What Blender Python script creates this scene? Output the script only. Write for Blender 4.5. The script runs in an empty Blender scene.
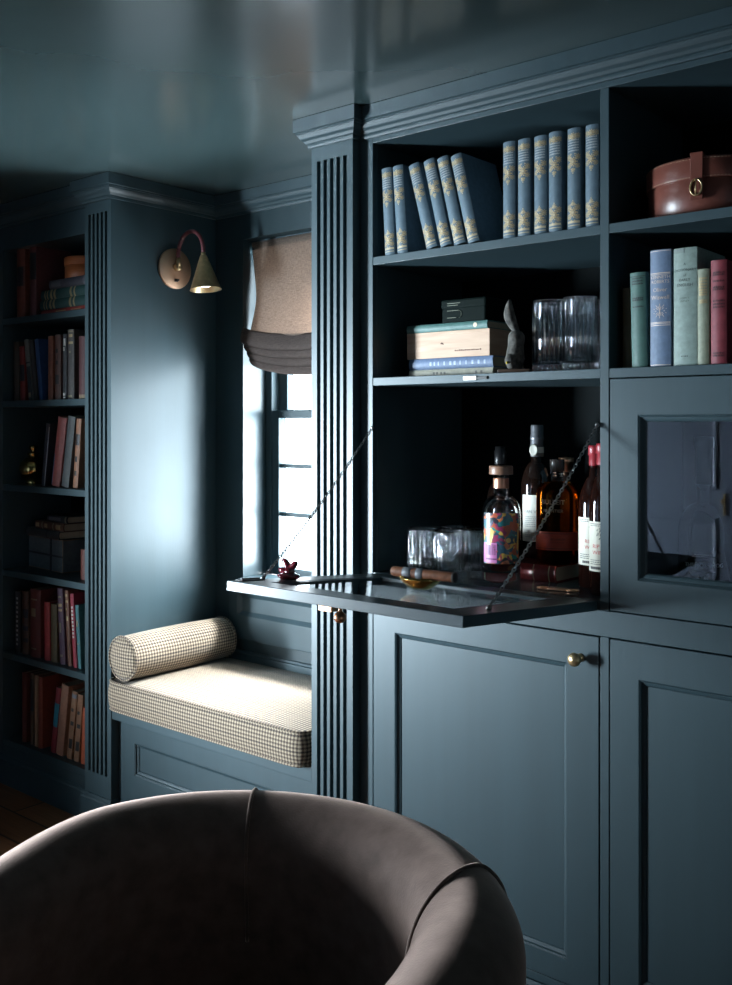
import bpy, bmesh, math, random
from mathutils import Vector, Matrix
R = math.radians
PI = math.pi
random.seed(7)
SC = bpy.context.scene
COL = SC.collection

# ------------------------------------------------------------------ materials
MATS = {}
def nodes(name):
    m = bpy.data.materials.new(name); m.use_nodes = True
    nt = m.node_tree
    return m, nt, nt.nodes['Principled BSDF']
def inp(n, k, v):
    if k in n.inputs: n.inputs[k].default_value = v
def mat(name, col, rough=.5, metal=0., spec=.5, noise=0., nscale=40., bump=0., bscale=200., sheen=0., trans=0., ior=1.5, stretch=(1, 1, 1), coat=0.):
    if name in MATS: return MATS[name]
    m, nt, b = nodes(name)
    inp(b, 'Base Color', (*col, 1)); inp(b, 'Roughness', rough); inp(b, 'Metallic', metal)
    inp(b, 'Specular IOR Level', spec); inp(b, 'IOR', ior); inp(b, 'Transmission Weight', trans)
    inp(b, 'Coat Weight', coat); inp(b, 'Coat Roughness', .15)
    if sheen:
        inp(b, 'Sheen Weight', sheen); inp(b, 'Sheen Roughness', .35); inp(b, 'Sheen Tint', (.85, .66, .57, 1))
    tc = nt.nodes.new('ShaderNodeTexCoord')
    mp = nt.nodes.new('ShaderNodeMapping'); mp.inputs['Scale'].default_value = stretch
    nt.links.new(tc.outputs['Object'], mp.inputs['Vector'])
    if noise:
        n = nt.nodes.new('ShaderNodeTexNoise'); n.inputs['Scale'].default_value = nscale; n.inputs['Detail'].default_value = 5
        nt.links.new(mp.outputs[0], n.inputs['Vector'])
        r = nt.nodes.new('ShaderNodeValToRGB')
        r.color_ramp.elements[0].position = .3; r.color_ramp.elements[1].position = .7
        r.color_ramp.elements[0].color = (*[max(0, c * (1 - noise)) for c in col], 1)
        r.color_ramp.elements[1].color = (*[min(1, c * (1 + noise)) for c in col], 1)
        nt.links.new(n.outputs['Fac'], r.inputs[0]); nt.links.new(r.outputs[0], b.inputs['Base Color'])
    if bump:
        n = nt.nodes.new('ShaderNodeTexNoise'); n.inputs['Scale'].default_value = bscale; n.inputs['Detail'].default_value = 3
        nt.links.new(mp.outputs[0], n.inputs['Vector'])
        bp = nt.nodes.new('ShaderNodeBump'); bp.inputs['Strength'].default_value = bump; bp.inputs['Distance'].default_value = .002
        nt.links.new(n.outputs['Fac'], bp.inputs['Height']); nt.links.new(bp.outputs[0], b.inputs['Normal'])
    MATS[name] = m
    return m

TEAL = (.034, .060, .071)
def M_paint():   return mat('teal_paint', TEAL, .43, spec=.42, noise=.06, nscale=3, bump=.10, bscale=60, stretch=(6, 6, .35))
def M_ceiling(): return mat('teal_gloss_ceiling', (.058, .094, .098), .21, spec=.85, noise=.05, nscale=3, bump=.05, bscale=14)
def M_wall():    return mat('teal_wall_paint', (.020, .040, .048), .36, spec=.62, bump=.04, bscale=40)
def M_inside():  return mat('interior_shade', (.003, .0048, .0052), .7, spec=.06)  # near-black colour stands in for the shade inside the cabinets
def M_brass():   return mat('aged_brass', (.55, .40, .22), .36, .9, noise=.15, nscale=60)
def M_copper():  return mat('copper', (.62, .33, .20), .3, 1)
def M_bronze():  return mat('dark_bronze', (.12, .085, .06), .35, 1)
def M_steel():   return mat('dark_steel', (.30, .29, .28), .3, 1)
def M_black():   return mat('black_plastic', (.012, .012, .013), .35)
def M_gilt():    return mat('gilt', (.44, .33, .18), .42, .55)
def M_cream():   return mat('cream_stamp', (.62, .52, .36), .5)
def M_ink():     return mat('dark_ink', (.02, .02, .022), .6)
def M_page():    return mat('page_paper', (.42, .35, .25), .8, noise=.25, nscale=8, stretch=(1, 1, 40))

def glass_pane():
    if 'pane' in MATS: return MATS['pane']
    m, nt, b = nodes('window_pane_glass'); nt.nodes.remove(b)
    o = nt.nodes['Material Output']
    t = nt.nodes.new('ShaderNodeBsdfTransparent'); t.inputs[0].default_value = (.93, .95, .96, 1)
    g = nt.nodes.new('ShaderNodeBsdfGlossy'); g.inputs['Roughness'].default_value = .01
    lw = nt.nodes.new('ShaderNodeLayerWeight'); lw.inputs[0].default_value = .5      # Schlick: the same from both sides of a thin pane
    pw = nt.nodes.new('ShaderNodeMath'); pw.operation = 'POWER'; pw.inputs[1].default_value = 5
    f = nt.nodes.new('ShaderNodeMath'); f.operation = 'MULTIPLY_ADD'; f.inputs[1].default_value = .95; f.inputs[2].default_value = .05
    nt.links.new(lw.outputs['Facing'], pw.inputs[0]); nt.links.new(pw.outputs[0], f.inputs[0])
    x = nt.nodes.new('ShaderNodeMixShader')
    nt.links.new(f.outputs[0], x.inputs[0]); nt.links.new(t.outputs[0], x.inputs[1]); nt.links.new(g.outputs[0], x.inputs[2])
    nt.links.new(x.outputs[0], o.inputs[0]); MATS['pane'] = m
    return m
def glass(name='clear_glass', col=(1, 1, 1), rough=0., ior=1.5):
    if name in MATS: return MATS[name]
    m, nt, b = nodes(name); nt.nodes.remove(b)
    o = nt.nodes['Material Output']
    g = nt.nodes.new('ShaderNodeBsdfGlass'); g.inputs['Color'].default_value = (*col, 1)
    g.inputs['Roughness'].default_value = rough; g.inputs['IOR'].default_value = ior
    nt.links.new(g.outputs[0], o.inputs[0]); MATS[name] = m
    return m

def houndstooth():
    if 'check' in MATS: return MATS['check']
    m, nt, b = nodes('houndstooth_wool')
    inp(b, 'Roughness', .85); inp(b, 'Sheen Weight', .15)
    uv = nt.nodes.new('ShaderNodeUVMap')
    sp = nt.nodes.new('ShaderNodeSeparateXYZ'); nt.links.new(uv.outputs[0], sp.inputs[0])
    def M(op, a, c):
        n = nt.nodes.new('ShaderNodeMath'); n.operation = op
        for i, v in ((0, a), (1, c)):
            if v is None: continue
            if isinstance(v, (int, float)): n.inputs[i].default_value = v
            else: nt.links.new(v, n.inputs[i])
        return n.outputs[0]
    P = .0108
    fu = M('FRACT', M('DIVIDE', sp.outputs[0], P), None)
    fv = M('FRACT', M('DIVIDE', sp.outputs[1], P), None)
    # diagonal twill shifts the edge of every check, giving the toothed outline
    du = M('MULTIPLY', M('SINE', M('MULTIPLY', M('ADD', sp.outputs[0], sp.outputs[1]), 2 * PI / .004), None), .08)
    su = M('GREATER_THAN', M('ADD', fu, du), .5)
    sv = M('GREATER_THAN', M('ADD', fv, du), .5)
    band = M('GREATER_THAN', M('FRACT', M('DIVIDE', sp.outputs[1], P * 4), None), .75)
    tot = M('ADD', M('MULTIPLY', su, .42), M('MULTIPLY', sv, .42))
    tot = M('ADD', tot, M('MULTIPLY', M('MULTIPLY', sv, band), .13))
    nz = nt.nodes.new('ShaderNodeTexNoise'); nz.inputs['Scale'].default_value = 900; nt.links.new(uv.outputs[0], nz.inputs['Vector'])
    tot = M('ADD', tot, M('MULTIPLY', M('SUBTRACT', nz.outputs['Fac'], .5), .16))
    r = nt.nodes.new('ShaderNodeValToRGB'); e = r.color_ramp.elements
    e[0].position = 0; e[0].color = (.38, .305, .215, 1)
    e[1].position = 1; e[1].color = (.020, .015, .014, 1)
    k = e.new(.42); k.color = (.17, .122, .082, 1)
    k = e.new(.84); k.color = (.040, .026, .019, 1)
    nt.links.new(tot, r.inputs[0]); nt.links.new(r.outputs[0], b.inputs['Base Color'])
    bp = nt.nodes.new('ShaderNodeBump'); bp.inputs['Strength'].default_value = .3; bp.inputs['Distance'].default_value = .001
    nt.links.new(nz.outputs['Fac'], bp.inputs['Height']); nt.links.new(bp.outputs[0], b.inputs['Normal'])
    MATS['check'] = m
    return m
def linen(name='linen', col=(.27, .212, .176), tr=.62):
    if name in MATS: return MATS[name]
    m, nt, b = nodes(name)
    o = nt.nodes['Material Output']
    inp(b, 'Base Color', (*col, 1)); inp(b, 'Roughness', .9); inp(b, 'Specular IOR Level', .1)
    tc = nt.nodes.new('ShaderNodeTexCoord')
    rr = []
    for st in ((900, 900, 60), (60, 60, 900)):
        mp = nt.nodes.new('ShaderNodeMapping'); mp.inputs['Scale'].default_value = st
        nt.links.new(tc.outputs['Object'], mp.inputs['Vector'])
        n = nt.nodes.new('ShaderNodeTexNoise'); n.inputs['Scale'].default_value = 1; n.inputs['Detail'].default_value = 2
        nt.links.new(mp.outputs[0], n.inputs['Vector']); rr.append(n)
    ad = nt.nodes.new('ShaderNodeMath'); ad.operation = 'ADD'
    nt.links.new(rr[0].outputs['Fac'], ad.inputs[0]); nt.links.new(rr[1].outputs['Fac'], ad.inputs[1])
    r = nt.nodes.new('ShaderNodeValToRGB'); r.color_ramp.elements[0].position = .35; r.color_ramp.elements[1].position = .65
    hv = nt.nodes.new('ShaderNodeMath'); hv.operation = 'MULTIPLY'; hv.inputs[1].default_value = .5
    nt.links.new(ad.outputs[0], hv.inputs[0]); nt.links.new(hv.outputs[0], r.inputs[0])
    r.color_ramp.elements[0].color = (*[c * .62 for c in col], 1); r.color_ramp.elements[1].color = (*[c * 1.35 for c in col], 1)
    nt.links.new(r.outputs[0], b.inputs['Base Color'])
    t = nt.nodes.new('ShaderNodeBsdfTranslucent'); nt.links.new(r.outputs[0], t.inputs['Color'])
    x = nt.nodes.new('ShaderNodeMixShader'); x.inputs[0].default_value = tr
    nt.links.new(b.outputs[0], x.inputs[1]); nt.links.new(t.outputs[0], x.inputs[2]); nt.links.new(x.outputs[0], o.inputs[0])
    MATS[name] = m
    return m
def planks():
    m, nt, b = nodes('oak_floor_planks')
    inp(b, 'Roughness', .38)
    tc = nt.nodes.new('ShaderNodeTexCoord')
    br = nt.nodes.new('ShaderNodeTexBrick'); br.inputs['Scale'].default_value = 1
    br.inputs['Brick Width'].default_value = 1.6; br.inputs['Row Height'].default_value = .13
    br.inputs['Mortar Size'].default_value = .004; br.inputs['Color1'].default_value = (.40, .17, .075, 1)
    br.inputs['Color2'].default_value = (.28, .115, .052, 1); br.inputs['Mortar'].default_value = (.008, .006, .006, 1)
    nt.links.new(tc.outputs['Object'], br.inputs['Vector'])
    mp = nt.nodes.new('ShaderNodeMapping'); mp.inputs['Scale'].default_value = (3, 50, 1); nt.links.new(tc.outputs['Object'], mp.inputs['Vector'])
    n = nt.nodes.new('ShaderNodeTexNoise'); n.inputs['Scale'].default_value = 2; n.inputs['Detail'].default_value = 6; nt.links.new(mp.outputs[0], n.inputs['Vector'])
    mx = nt.nodes.new('ShaderNodeMix'); mx.data_type = 'RGBA'; mx.blend_type = 'MULTIPLY'; mx.inputs[0].default_value = .7
    r = nt.nodes.new('ShaderNodeValToRGB'); r.color_ramp.elements[0].color = (.35, .35, .35, 1); r.color_ramp.elements[0].position = .3; r.color_ramp.elements[1].position = .7
    nt.links.new(n.outputs['Fac'], r.inputs[0])
    nt.links.new(br.outputs['Color'], mx.inputs[6]); nt.links.new(r.outputs[0], mx.inputs[7]); nt.links.new(mx.outputs[2], b.inputs['Base Color'])
    return m
def wood(name, c1, c2, sc=(2, 30, 30), rough=.55):
    if name in MATS: return MATS[name]
    m, nt, b = nodes(name); inp(b, 'Roughness', rough)
    tc = nt.nodes.new('ShaderNodeTexCoord'); mp = nt.nodes.new('ShaderNodeMapping'); mp.inputs['Scale'].default_value = sc
    nt.links.new(tc.outputs['Object'], mp.inputs['Vector'])
    n = nt.nodes.new('ShaderNodeTexNoise'); n.inputs['Scale'].default_value = 3; n.inputs['Detail'].default_value = 6; n.inputs['Distortion'].default_value = .6
    nt.links.new(mp.outputs[0], n.inputs['Vector'])
    r = nt.nodes.new('ShaderNodeValToRGB'); r.color_ramp.elements[0].position = .3; r.color_ramp.elements[1].position = .7
    r.color_ramp.elements[0].color = (*c1, 1); r.color_ramp.elements[1].color = (*c2, 1)
    nt.links.new(n.outputs['Fac'], r.inputs[0]); nt.links.new(r.outputs[0], b.inputs['Base Color'])
    MATS[name] = m
    return m
def art_label():
    """colourful abstract printed label: random shapes, a sun burst and a pink corner with bars"""
    m, nt, b = nodes('printed_bright_label'); inp(b, 'Roughness', .35)
    uv = nt.nodes.new('ShaderNodeUVMap')
    v = nt.nodes.new('ShaderNodeTexVoronoi'); v.inputs['Scale'].default_value = 11; v.inputs['Randomness'].default_value = 1
    mp = nt.nodes.new('ShaderNodeMapping'); mp.inputs['Scale'].default_value = (.7, 1.5, 1); mp.inputs['Rotation'].default_value = (0, 0, .7)
    nz = nt.nodes.new('ShaderNodeTexNoise'); nz.inputs['Scale'].default_value = 3
    nt.links.new(uv.outputs[0], nz.inputs['Vector'])
    ad = nt.nodes.new('ShaderNodeMix'); ad.data_type = 'RGBA'; ad.inputs[0].default_value = .35
    nt.links.new(uv.outputs[0], ad.inputs[6]); nt.links.new(nz.outputs['Color'], ad.inputs[7])
    nt.links.new(ad.outputs[2], mp.inputs['Vector']); nt.links.new(mp.outputs[0], v.inputs['Vector'])
    sp = nt.nodes.new('ShaderNodeSeparateColor'); nt.links.new(v.outputs['Color'], sp.inputs[0])
    r = nt.nodes.new('ShaderNodeValToRGB'); r.color_ramp.interpolation = 'CONSTANT'
    cs = [(.02, .16, .17), (.03, .07, .10), (.45, .09, .04), (.02, .02, .03), (.75, .45, .08), (.02, .22, .20), (.30, .03, .09), (.60, .16, .06), (.04, .11, .16)]
    e = r.color_ramp.elements
    e[0].color = (*cs[0], 1); e[1].position = 1 / 9; e[1].color = (*cs[1], 1)
    for i in range(2, 9):
        k = e.new(i / 9); k.color = (*cs[i], 1)
    nt.links.new(sp.outputs[0], r.inputs[0])
    nt.links.new(r.outputs[0], b.inputs['Base Color'])
    return m

# ------------------------------------------------------------------ mesh builder
class MB:
    def __init__(s): s.v = []; s.f = []; s.sm = []; s.mi = []; s.uv = {}
    def add(s, verts, faces, smooth=False, mi=0, M=None):
        o = len(s.v)
        for p in verts:
            p = Vector(p)
            s.v.append(M @ p if M else p)
        for f in faces:
            s.f.append([o + i for i in f]); s.sm.append(smooth); s.mi.append(mi)
        return s
    def box(s, x0, x1, y0, y1, z0, z1, M=None, mi=0):
        v = [(x0, y0, z0), (x1, y0, z0), (x1, y1, z0), (x0, y1, z0), (x0, y0, z1), (x1, y0, z1), (x1, y1, z1), (x0, y1, z1)]
        return s.add(v, [(0, 3, 2, 1), (4, 5, 6, 7), (0, 1, 5, 4), (1, 2, 6, 5), (2, 3, 7, 6), (3, 0, 4, 7)], False, mi, M)
    def lathe(s, prof, n=32, M=None, smooth=True, rib=None, closed=False, mi=0, sy=1.):
        v = []; f = []
        for (r, z) in prof:
            for i in range(n):
                a = 2 * PI * i / n
                rr = r + (rib(i, r, z) if rib else 0)
                v.append((rr * math.cos(a), rr * math.sin(a) * sy, z))
        m = len(prof)
        for j in range(m - 1 if not closed else m):
            k = (j + 1) % m
            for i in range(n):
                i2 = (i + 1) % n
                f.append((j * n + i, j * n + i2, k * n + i2, k * n + i))
        if not closed:
            if prof[0][0] > 1e-6: f.append(tuple(reversed(range(n))))
            if prof[-1][0] > 1e-6: f.append(tuple((m - 1) * n + i for i in range(n)))
        return s.add(v, f, smooth, mi, M)
    def tube(s, pts, r, n=10, M=None, closed=False, mi=0):
        pts = [Vector(p) for p in pts]; m = len(pts); v = []; f = []
        up = None
        for i, p in enumerate(pts):
            a = pts[(i - 1) % m] if (closed or i > 0) else p
            b = pts[(i + 1) % m] if (closed or i < m - 1) else p
            t = (b - a).normalized()
            if up is None:
                up = Vector((0, 0, 1)) if abs(t.z) < .9 else Vector((1, 0, 0))
            x = (up - t * up.dot(t)).normalized(); y = t.cross(x); up = x
            rr = r[i] if isinstance(r, (list, tuple)) else r
            for k in range(n):
                q = 2 * PI * k / n
                v.append(p + x * rr * math.cos(q) + y * rr * math.sin(q))
        for i in range(m if closed else m - 1):
            j = (i + 1) % m
            for k in range(n):
                k2 = (k + 1) % n
                f.append((i * n + k, i * n + k2, j * n + k2, j * n + k))
        if not closed:
            f.append(tuple(reversed(range(n)))); f.append(tuple((m - 1) * n + k for k in range(n)))
        return s.add(v, f, True, mi, M)
    def rects(s, seq, cap0=True, cap1=True, M=None, mi=0):
        """loft of nested rectangles (x0,x1,z0,z1,y): doors and panels with mitred mouldings"""
        v = []; f = []
        for (x0, x1, z0, z1, y) in seq: v += [(x0, y, z0), (x1, y, z0), (x1, y, z1), (x0, y, z1)]
        for j in range(len(seq) - 1):
            for i in range(4):
                i2 = (i + 1) % 4
                f.append((j * 4 + i, j * 4 + i2, j * 4 + 4 + i2, j * 4 + 4 + i))
        if cap0: f.append((3, 2, 1, 0))
        o = (len(seq) - 1) * 4
        if cap1: f.append((o, o + 1, o + 2, o + 3))
        return s.add(v, f, False, mi, M)
    def prism(s, poly, z0, z1, M=None, smooth=False, mi=0):
        n = len(poly)
        v = [(x, y, z0) for x, y in poly] + [(x, y, z1) for x, y in poly]
        f = [(i, (i + 1) % n, n + (i + 1) % n, n + i) for i in range(n)]
        f += [tuple(reversed(range(n))), tuple(range(n, 2 * n))]
        return s.add(v, f, smooth, mi, M)
    def sweep(s, prof, path, caps=True, mi=0):
        """profile (out,z) along mitred plan path; out is to the right of travel"""
        v = []; f = []; n = len(prof); m = len(path)
        for i in range(m):
            p = Vector(path[i]).to_2d()
            d0 = (p - Vector(path[i - 1]).to_2d()).normalized() if i > 0 else None
            d1 = (Vector(path[i + 1]).to_2d() - p).normalized() if i < m - 1 else None
            n0 = Vector((d0.y, -d0.x)) if d0 else None
            n1 = Vector((d1.y, -d1.x)) if d1 else None
            if n0 is None: nn = n1
            elif n1 is None: nn = n0
            else:
                nn = (n0 + n1).normalized(); nn = nn / max(.2, nn.dot(n0))
            for (o, z) in prof: v.append((p.x + nn.x * o, p.y + nn.y * o, z))
        for i in range(m - 1):
            for k in range(n):
                k2 = (k + 1) % n
                f.append((i * n + k, (i + 1) * n + k, (i + 1) * n + k2, i * n + k2))
        if caps: f += [tuple(range(n)), tuple(reversed([(m - 1) * n + k for k in range(n)]))]
        return s.add(v, f, False, mi)
    def ball(s, c, r, n=16, sc=(1, 1, 1), mi=0):
        pr = [(max(1e-7, r * math.sin(PI * i / (n // 2))), -r * math.cos(PI * i / (n // 2))) for i in range(n // 2 + 1)]
        M = Matrix.Translation(c) @ Matrix.Diagonal((*sc, 1))
        return s.lathe(pr, n, M, mi=mi)
    def build(s, name, material, parent=None, world=False, bevel=0, sub=0, mesh_only=False):
        off = parent.location if (world and parent) else Vector((0, 0, 0))
        me = bpy.data.meshes.new(name)
        me.from_pydata([v - off for v in s.v], [], s.f)
        for p, sm, mi in zip(me.polygons, s.sm, s.mi): p.use_smooth = sm; p.material_index = mi
        for mm in (material if isinstance(material, (list, tuple)) else [material]): me.materials.append(mm)
        bm = bmesh.new(); bm.from_mesh(me); bmesh.ops.remove_doubles(bm, verts=bm.verts, dist=1e-6)
        bmesh.ops.recalc_face_normals(bm, faces=bm.faces); bm.to_mesh(me); bm.free()
        o = bpy.data.objects.new(name, me); COL.objects.link(o)
        if parent: o.parent = parent
        if bevel:
            b = o.modifiers.new('edge', 'BEVEL'); b.width = bevel; b.segments = 2; b.limit_method = 'ANGLE'; b.angle_limit = R(40)
            b.harden_normals = False
        if sub:
            q = o.modifiers.new('smooth', 'SUBSURF'); q.levels = q.render_levels = sub
        return o

def tag(o, label, cat, group=None):
    o['label'] = label; o['category'] = cat
    if group: o['group'] = group
    return o
def thing(name, label, cat, loc=(0, 0, 0), rot=(0, 0, 0), group=None):
    o = bpy.data.objects.new(name, None); COL.objects.link(o)
    o.empty_display_size = .05
    o.location = loc; o.rotation_euler = rot
    return tag(o, label, cat, group)
def struct(o): o['kind'] = 'structure'; return o
def copy_tree(o, label=None, parent=None):
    c = o.copy(); COL.objects.link(c)
    if parent: c.parent = parent
    for ch in list(o.children): copy_tree(ch, None, c)
    if label: c['label'] = label
    return c
def plain(n, me, m, parent):
    o = bpy.data.objects.new(n, me); COL.objects.link(o); me.materials.append(m); o.parent = parent
    return o
def text_mesh(s, size, fn, extr=.0002):
    """built-in font text, centred, each vertex (x,z,depth) bent through fn -> (verts, faces)"""
    cu = bpy.data.curves.new('lettering', 'FONT'); cu.body = s; cu.size = size; cu.align_x = 'CENTER'; cu.resolution_u = 2
    ob = bpy.data.objects.new('lettering', cu); COL.objects.link(ob)
    dg = bpy.context.evaluated_depsgraph_get()
    me = bpy.data.meshes.new_from_object(ob.evaluated_get(dg))
    v = [fn(p.co.x, p.co.y) for p in me.vertices]; f = [tuple(p.vertices) for p in me.polygons]
    bpy.data.objects.remove(ob); bpy.data.curves.remove(cu); bpy.data.meshes.remove(me)
    return v, f

# ------------------------------------------------------------------ measured places (metres; cabinet face at y=0)
CEIL = 2.195
XL0, XL1 = -2.915, -2.766       # left pilaster
XR0, XR1 = -1.853, -1.705       # right pilaster
PY = -.030                      # pilaster front
YB = .429                       # alcove back wall
XWL, XWR, YWF = -3.53, 1.3, -3.4
SH = (1.806, 1.489, .978)       # cabinet shelf tops
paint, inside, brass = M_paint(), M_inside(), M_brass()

# ------------------------------------------------------------------ room shell
struct(MB().box(XWL - .35, XWR + .1, YWF - .1, .6, -.1, 0).build('floor', planks()))
struct(MB().box(XWL - .35, XWR + .1, YWF - .1, .6, CEIL, CEIL + .1).build('ceiling', M_ceiling()))
struct(MB().box(XWR, XWR + .1, YWF - .1, .6, 0, CEIL).build('wall_right', M_wall()))
struct(MB().box(XWL, XWR, YWF - .1, YWF, 0, CEIL).build('wall_front', M_wall()))
# left wall has a tall narrow window, outside the photograph, that lights the cabinet
WY0, WY1, WZ0, WZ1 = -2.28, -1.66, .40, 1.50
WT = .230                        # wall thickness
VY0, VY1 = -3.05, -2.72          # narrower unseen window further along, added to light the door behind the camera
b = MB()
for y0, y1 in ((YWF, VY0), (VY1, WY0), (WY1, .6)): b.box(XWL - WT, XWL, y0, y1, 0, CEIL)
for y0, y1 in ((WY0, WY1), (VY0, VY1)): b.box(XWL - WT, XWL, y0, y1, 0, WZ0).box(XWL - WT, XWL, y0, y1, WZ1, CEIL)
struct(b.build('wall_left', M_wall()))
wm = Matrix(((0, 1, 0, XWL - WT + .02), (1, 0, 0, 0), (0, 0, 1, 0), (0, 0, 0, 1)))
e_ = .001
for nm_, y0, y1 in (('window_2', WY0, WY1), ('added_window', VY0, VY1)):
    w = struct(MB().rects([(y0 + e_, y1 - e_, WZ0 + e_, WZ1 - e_, 0), (y0 + e_, y1 - e_, WZ0 + e_, WZ1 - e_, .05), (y0 + .035, y1 - .035, WZ0 + .035, WZ1 - .035, .05), (y0 + .035, y1 - .035, WZ0 + .035, WZ1 - .035, 0), (y0 + e_, y1 - e_, WZ0 + e_, WZ1 - e_, 0)], False, False, wm).build(nm_, paint))
    MB().box(y0 + .03, y1 - .03, .024, .027, WZ0 + .03, WZ1 - .03, wm).build('glass_pane', glass_pane(), w)
    MB().box(y0 + .035, y1 - .035, .012, .04, .93, .96, wm).build('meeting_rail', paint, w)
# back wall with the alcove window opening
OX0, OX1, OZ0, OZ1 = -2.621, -1.998, .80, 2.03
b = MB()
b.box(XWL, OX0, YB, YB + .2, 0, CEIL).box(OX1, XWR, YB, YB + .2, 0, CEIL)
b.box(OX0, OX1, YB, YB + .2, 0, OZ0).box(OX0, OX1, YB, YB + .2, OZ1, CEIL)
struct(b.build('wall_back', M_wall()))
# panelled door in the wall behind the camera (seen mirrored in the glass cabinet door)
dm = Matrix(((1, 0, 0, 0), (0, -1, 0, YWF), (0, 0, 1, 0), (0, 0, 0, 1)))
d = struct(MB().rects([(-2.74, -1.93, .01, 2.0, 0), (-2.74, -1.93, .01, 2.0, -.03)], True, True, dm).build('door_1', mat('door_paint', (.17, .21, .28), .4)))
for z0, z1 in ((.22, .85), (1.01, 1.88)):
    q = MB().rects([(-2.64, -2.03, z0, z1, -.025), (-2.64, -2.03, z0, z1, -.036), (-2.628, -2.042, z0 + .012, z1 - .012, -.036), (-2.62, -2.05, z0 + .02, z1 - .02, -.0305)], True, True, dm)
    q.build('door_panel', MATS['door_paint'], d)
MB().box(-1.992, -1.978, -.036, -.030, .87, .99, dm).ball((-1.985, YWF + .062, .95), .012).tube([(-1.985, YWF + .036, .95), (-1.985, YWF + .06, .95)], .006).build('door_handle', brass, d)
struct(MB().rects([(-2.83, -1.84, 0, 2.09, 0), (-2.83, -1.84, 0, 2.09, -.02), (-2.75, -1.92, 0, 2.01, -.02), (-2.75, -1.92, 0, 2.01, 0)], False, False, dm).build('trim_3', paint))

# ------------------------------------------------------------------ crown mouldings (mitred round the pilasters)
CP = [(o * .66, z) for o, z in [(0, 2.118), (.010, 2.118), (.012, 2.123), (.012, 2.128), (.018, 2.130), (.024, 2.136), (.034, 2.142), (.040, 2.148), (.042, 2.153),
      (.047, 2.153), (.047, 2.157), (.055, 2.159), (.055, 2.194), (0, 2.194)]]
FULL = [(XWL + .002, 0), (XL0, 0), (XL0, PY), (XL1, PY), (XL1, YB), (XR0, YB), (XR0, PY), (XR1, PY), (XR1, 0), (-.30, 0)]
def crown(i, j, name, parent=None, ext=True):
    a = FULL[:]
    b = MB(); m = MB()
    m.sweep(CP, a, False)
    n = len(CP)
    b.v = m.v[i * n:(j + 1) * n]
    for t in range(j - i):
        for k in range(n):
            k2 = (k + 1) % n
            b.f.append((t * n + k, (t + 1) * n + k, (t + 1) * n + k2, t * n + k2)); b.sm.append(False); b.mi.append(0)
    b.f += [tuple(range(n)), tuple((j - i) * n + k for k in range(n))]; b.sm += [False] * 2; b.mi += [0] * 2
    return b.build(name, paint, parent, world=True)
struct(crown(4, 5, 'trim_1'))

# ------------------------------------------------------------------ fluted pilaster builder
def pilaster(x0, x1, parent):
    fw, pitch, f0, dep = .0132, .0236, .0200, .014
    b = MB()
    b.box(x0, x1, PY + dep, YB - .002, 0, 2.194)
    zb, zt = .19, 2.08
    xs = x0
    for k in range(5):
        a = x0 + f0 + k * pitch
        b.box(xs, a, PY, PY + dep, zb, zt); xs = a + fw
    b.box(xs, x1, PY, PY + dep, zb, zt)
    b.box(x0, x1, PY, PY + dep, 0, zb).box(x0, x1, PY, PY + dep, zt, 2.194)
    o = b.build('pilaster', paint, parent, world=True)
    PB = [(0, 0), (.012, 0), (.012, .10), (.009, .106), (.009, .110), (.004, .118), (0, .118)]
    MB().sweep(PB, [(x0, 0 if x0 < -2.5 else YB - .002), (x0, PY), (x1, PY), (x1, YB - .002 if x0 < -2.5 else 0)]).build('plinth_block', paint, o)
    o.children[0].location = -parent.location
    return o

# ------------------------------------------------------------------ built-in cabinet on the right
X0, XM0, XM1, XE0, XE1 = -1.661, -1.010, -.989, -.345, -.320
cab = thing('built_in_cabinet', 'tall dark teal built-in cabinet with drop front bar and open shelves right of the window', 'cabinet', (-1.0, 0, 0))
def part(mb, name, m=None, bevel=.0012): return mb.build(name, m or paint, cab, True, bevel)
pilaster(XR0, XR1, cab)
crown(5, 9, 'crown_moulding', cab)
YBK = .410
part(MB().box(XR1, X0, .018, YB - .002, .08, 2.194).box(XR1, X0, -.0, .018, .0, 2.194), 'side_panel')
part(MB().box(XM0 + .002, XM1 - .002, .012, YBK, .1, 2.105), 'divider_panel')
part(MB().box(XE0, XE1, .0, YB - .002, .0, 2.194), 'side_panel')
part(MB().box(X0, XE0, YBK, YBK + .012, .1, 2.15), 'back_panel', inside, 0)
part(MB().box(X0, XE0, 0, YBK, 2.105, 2.194), 'top_rail')
part(MB().box(XM0, XM1, 0, .012, .1, .8995).box(XM0, XM1, 0, .012, .9575, 2.1045), 'center_stile')
part(MB().box(X0, XE0, 0, .018, .900, .957), 'counter_rail')
for z in (SH[0], SH[1]):
    part(MB().box(X0, XM0, .001, YBK, z - .021, z), 'shelf')
    part(MB().box(XM1, XE0, .001, YBK, z - .021, z), 'shelf')
part(MB().box(X0, XM0, .001, YBK, .957, SH[2]), 'bar_shelf', mat('bar_top_paint', (.03, .045, .052), .16, spec=.6), .0012)
part(MB().box(XM1, XE0, .024, YBK, .957, SH[2]), 'shelf')
part(MB().box(X0, XE0, .004, YBK, .08, .10), 'bottom_board')
part(MB().box(XR1 + .001, XE1, -.006, 0.004, 0, .066).sweep([(0, .066), (.008, .066), (.008, .072), (.002, .082), (0, .082)], [(XR1 + .001, 0), (XE1, 0)]), 'baseboard')
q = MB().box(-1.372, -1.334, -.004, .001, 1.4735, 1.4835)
q.box(-1.334, -1.304, -.003, .001, 1.475, 1.482, mi=1)  # black slab paints the shadow cast to the right of the catch
q.build('catch_and_shadow', [mat('nickel', (.6, .56, .52), .3, 1), M_black()], cab, True, .0006)

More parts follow.
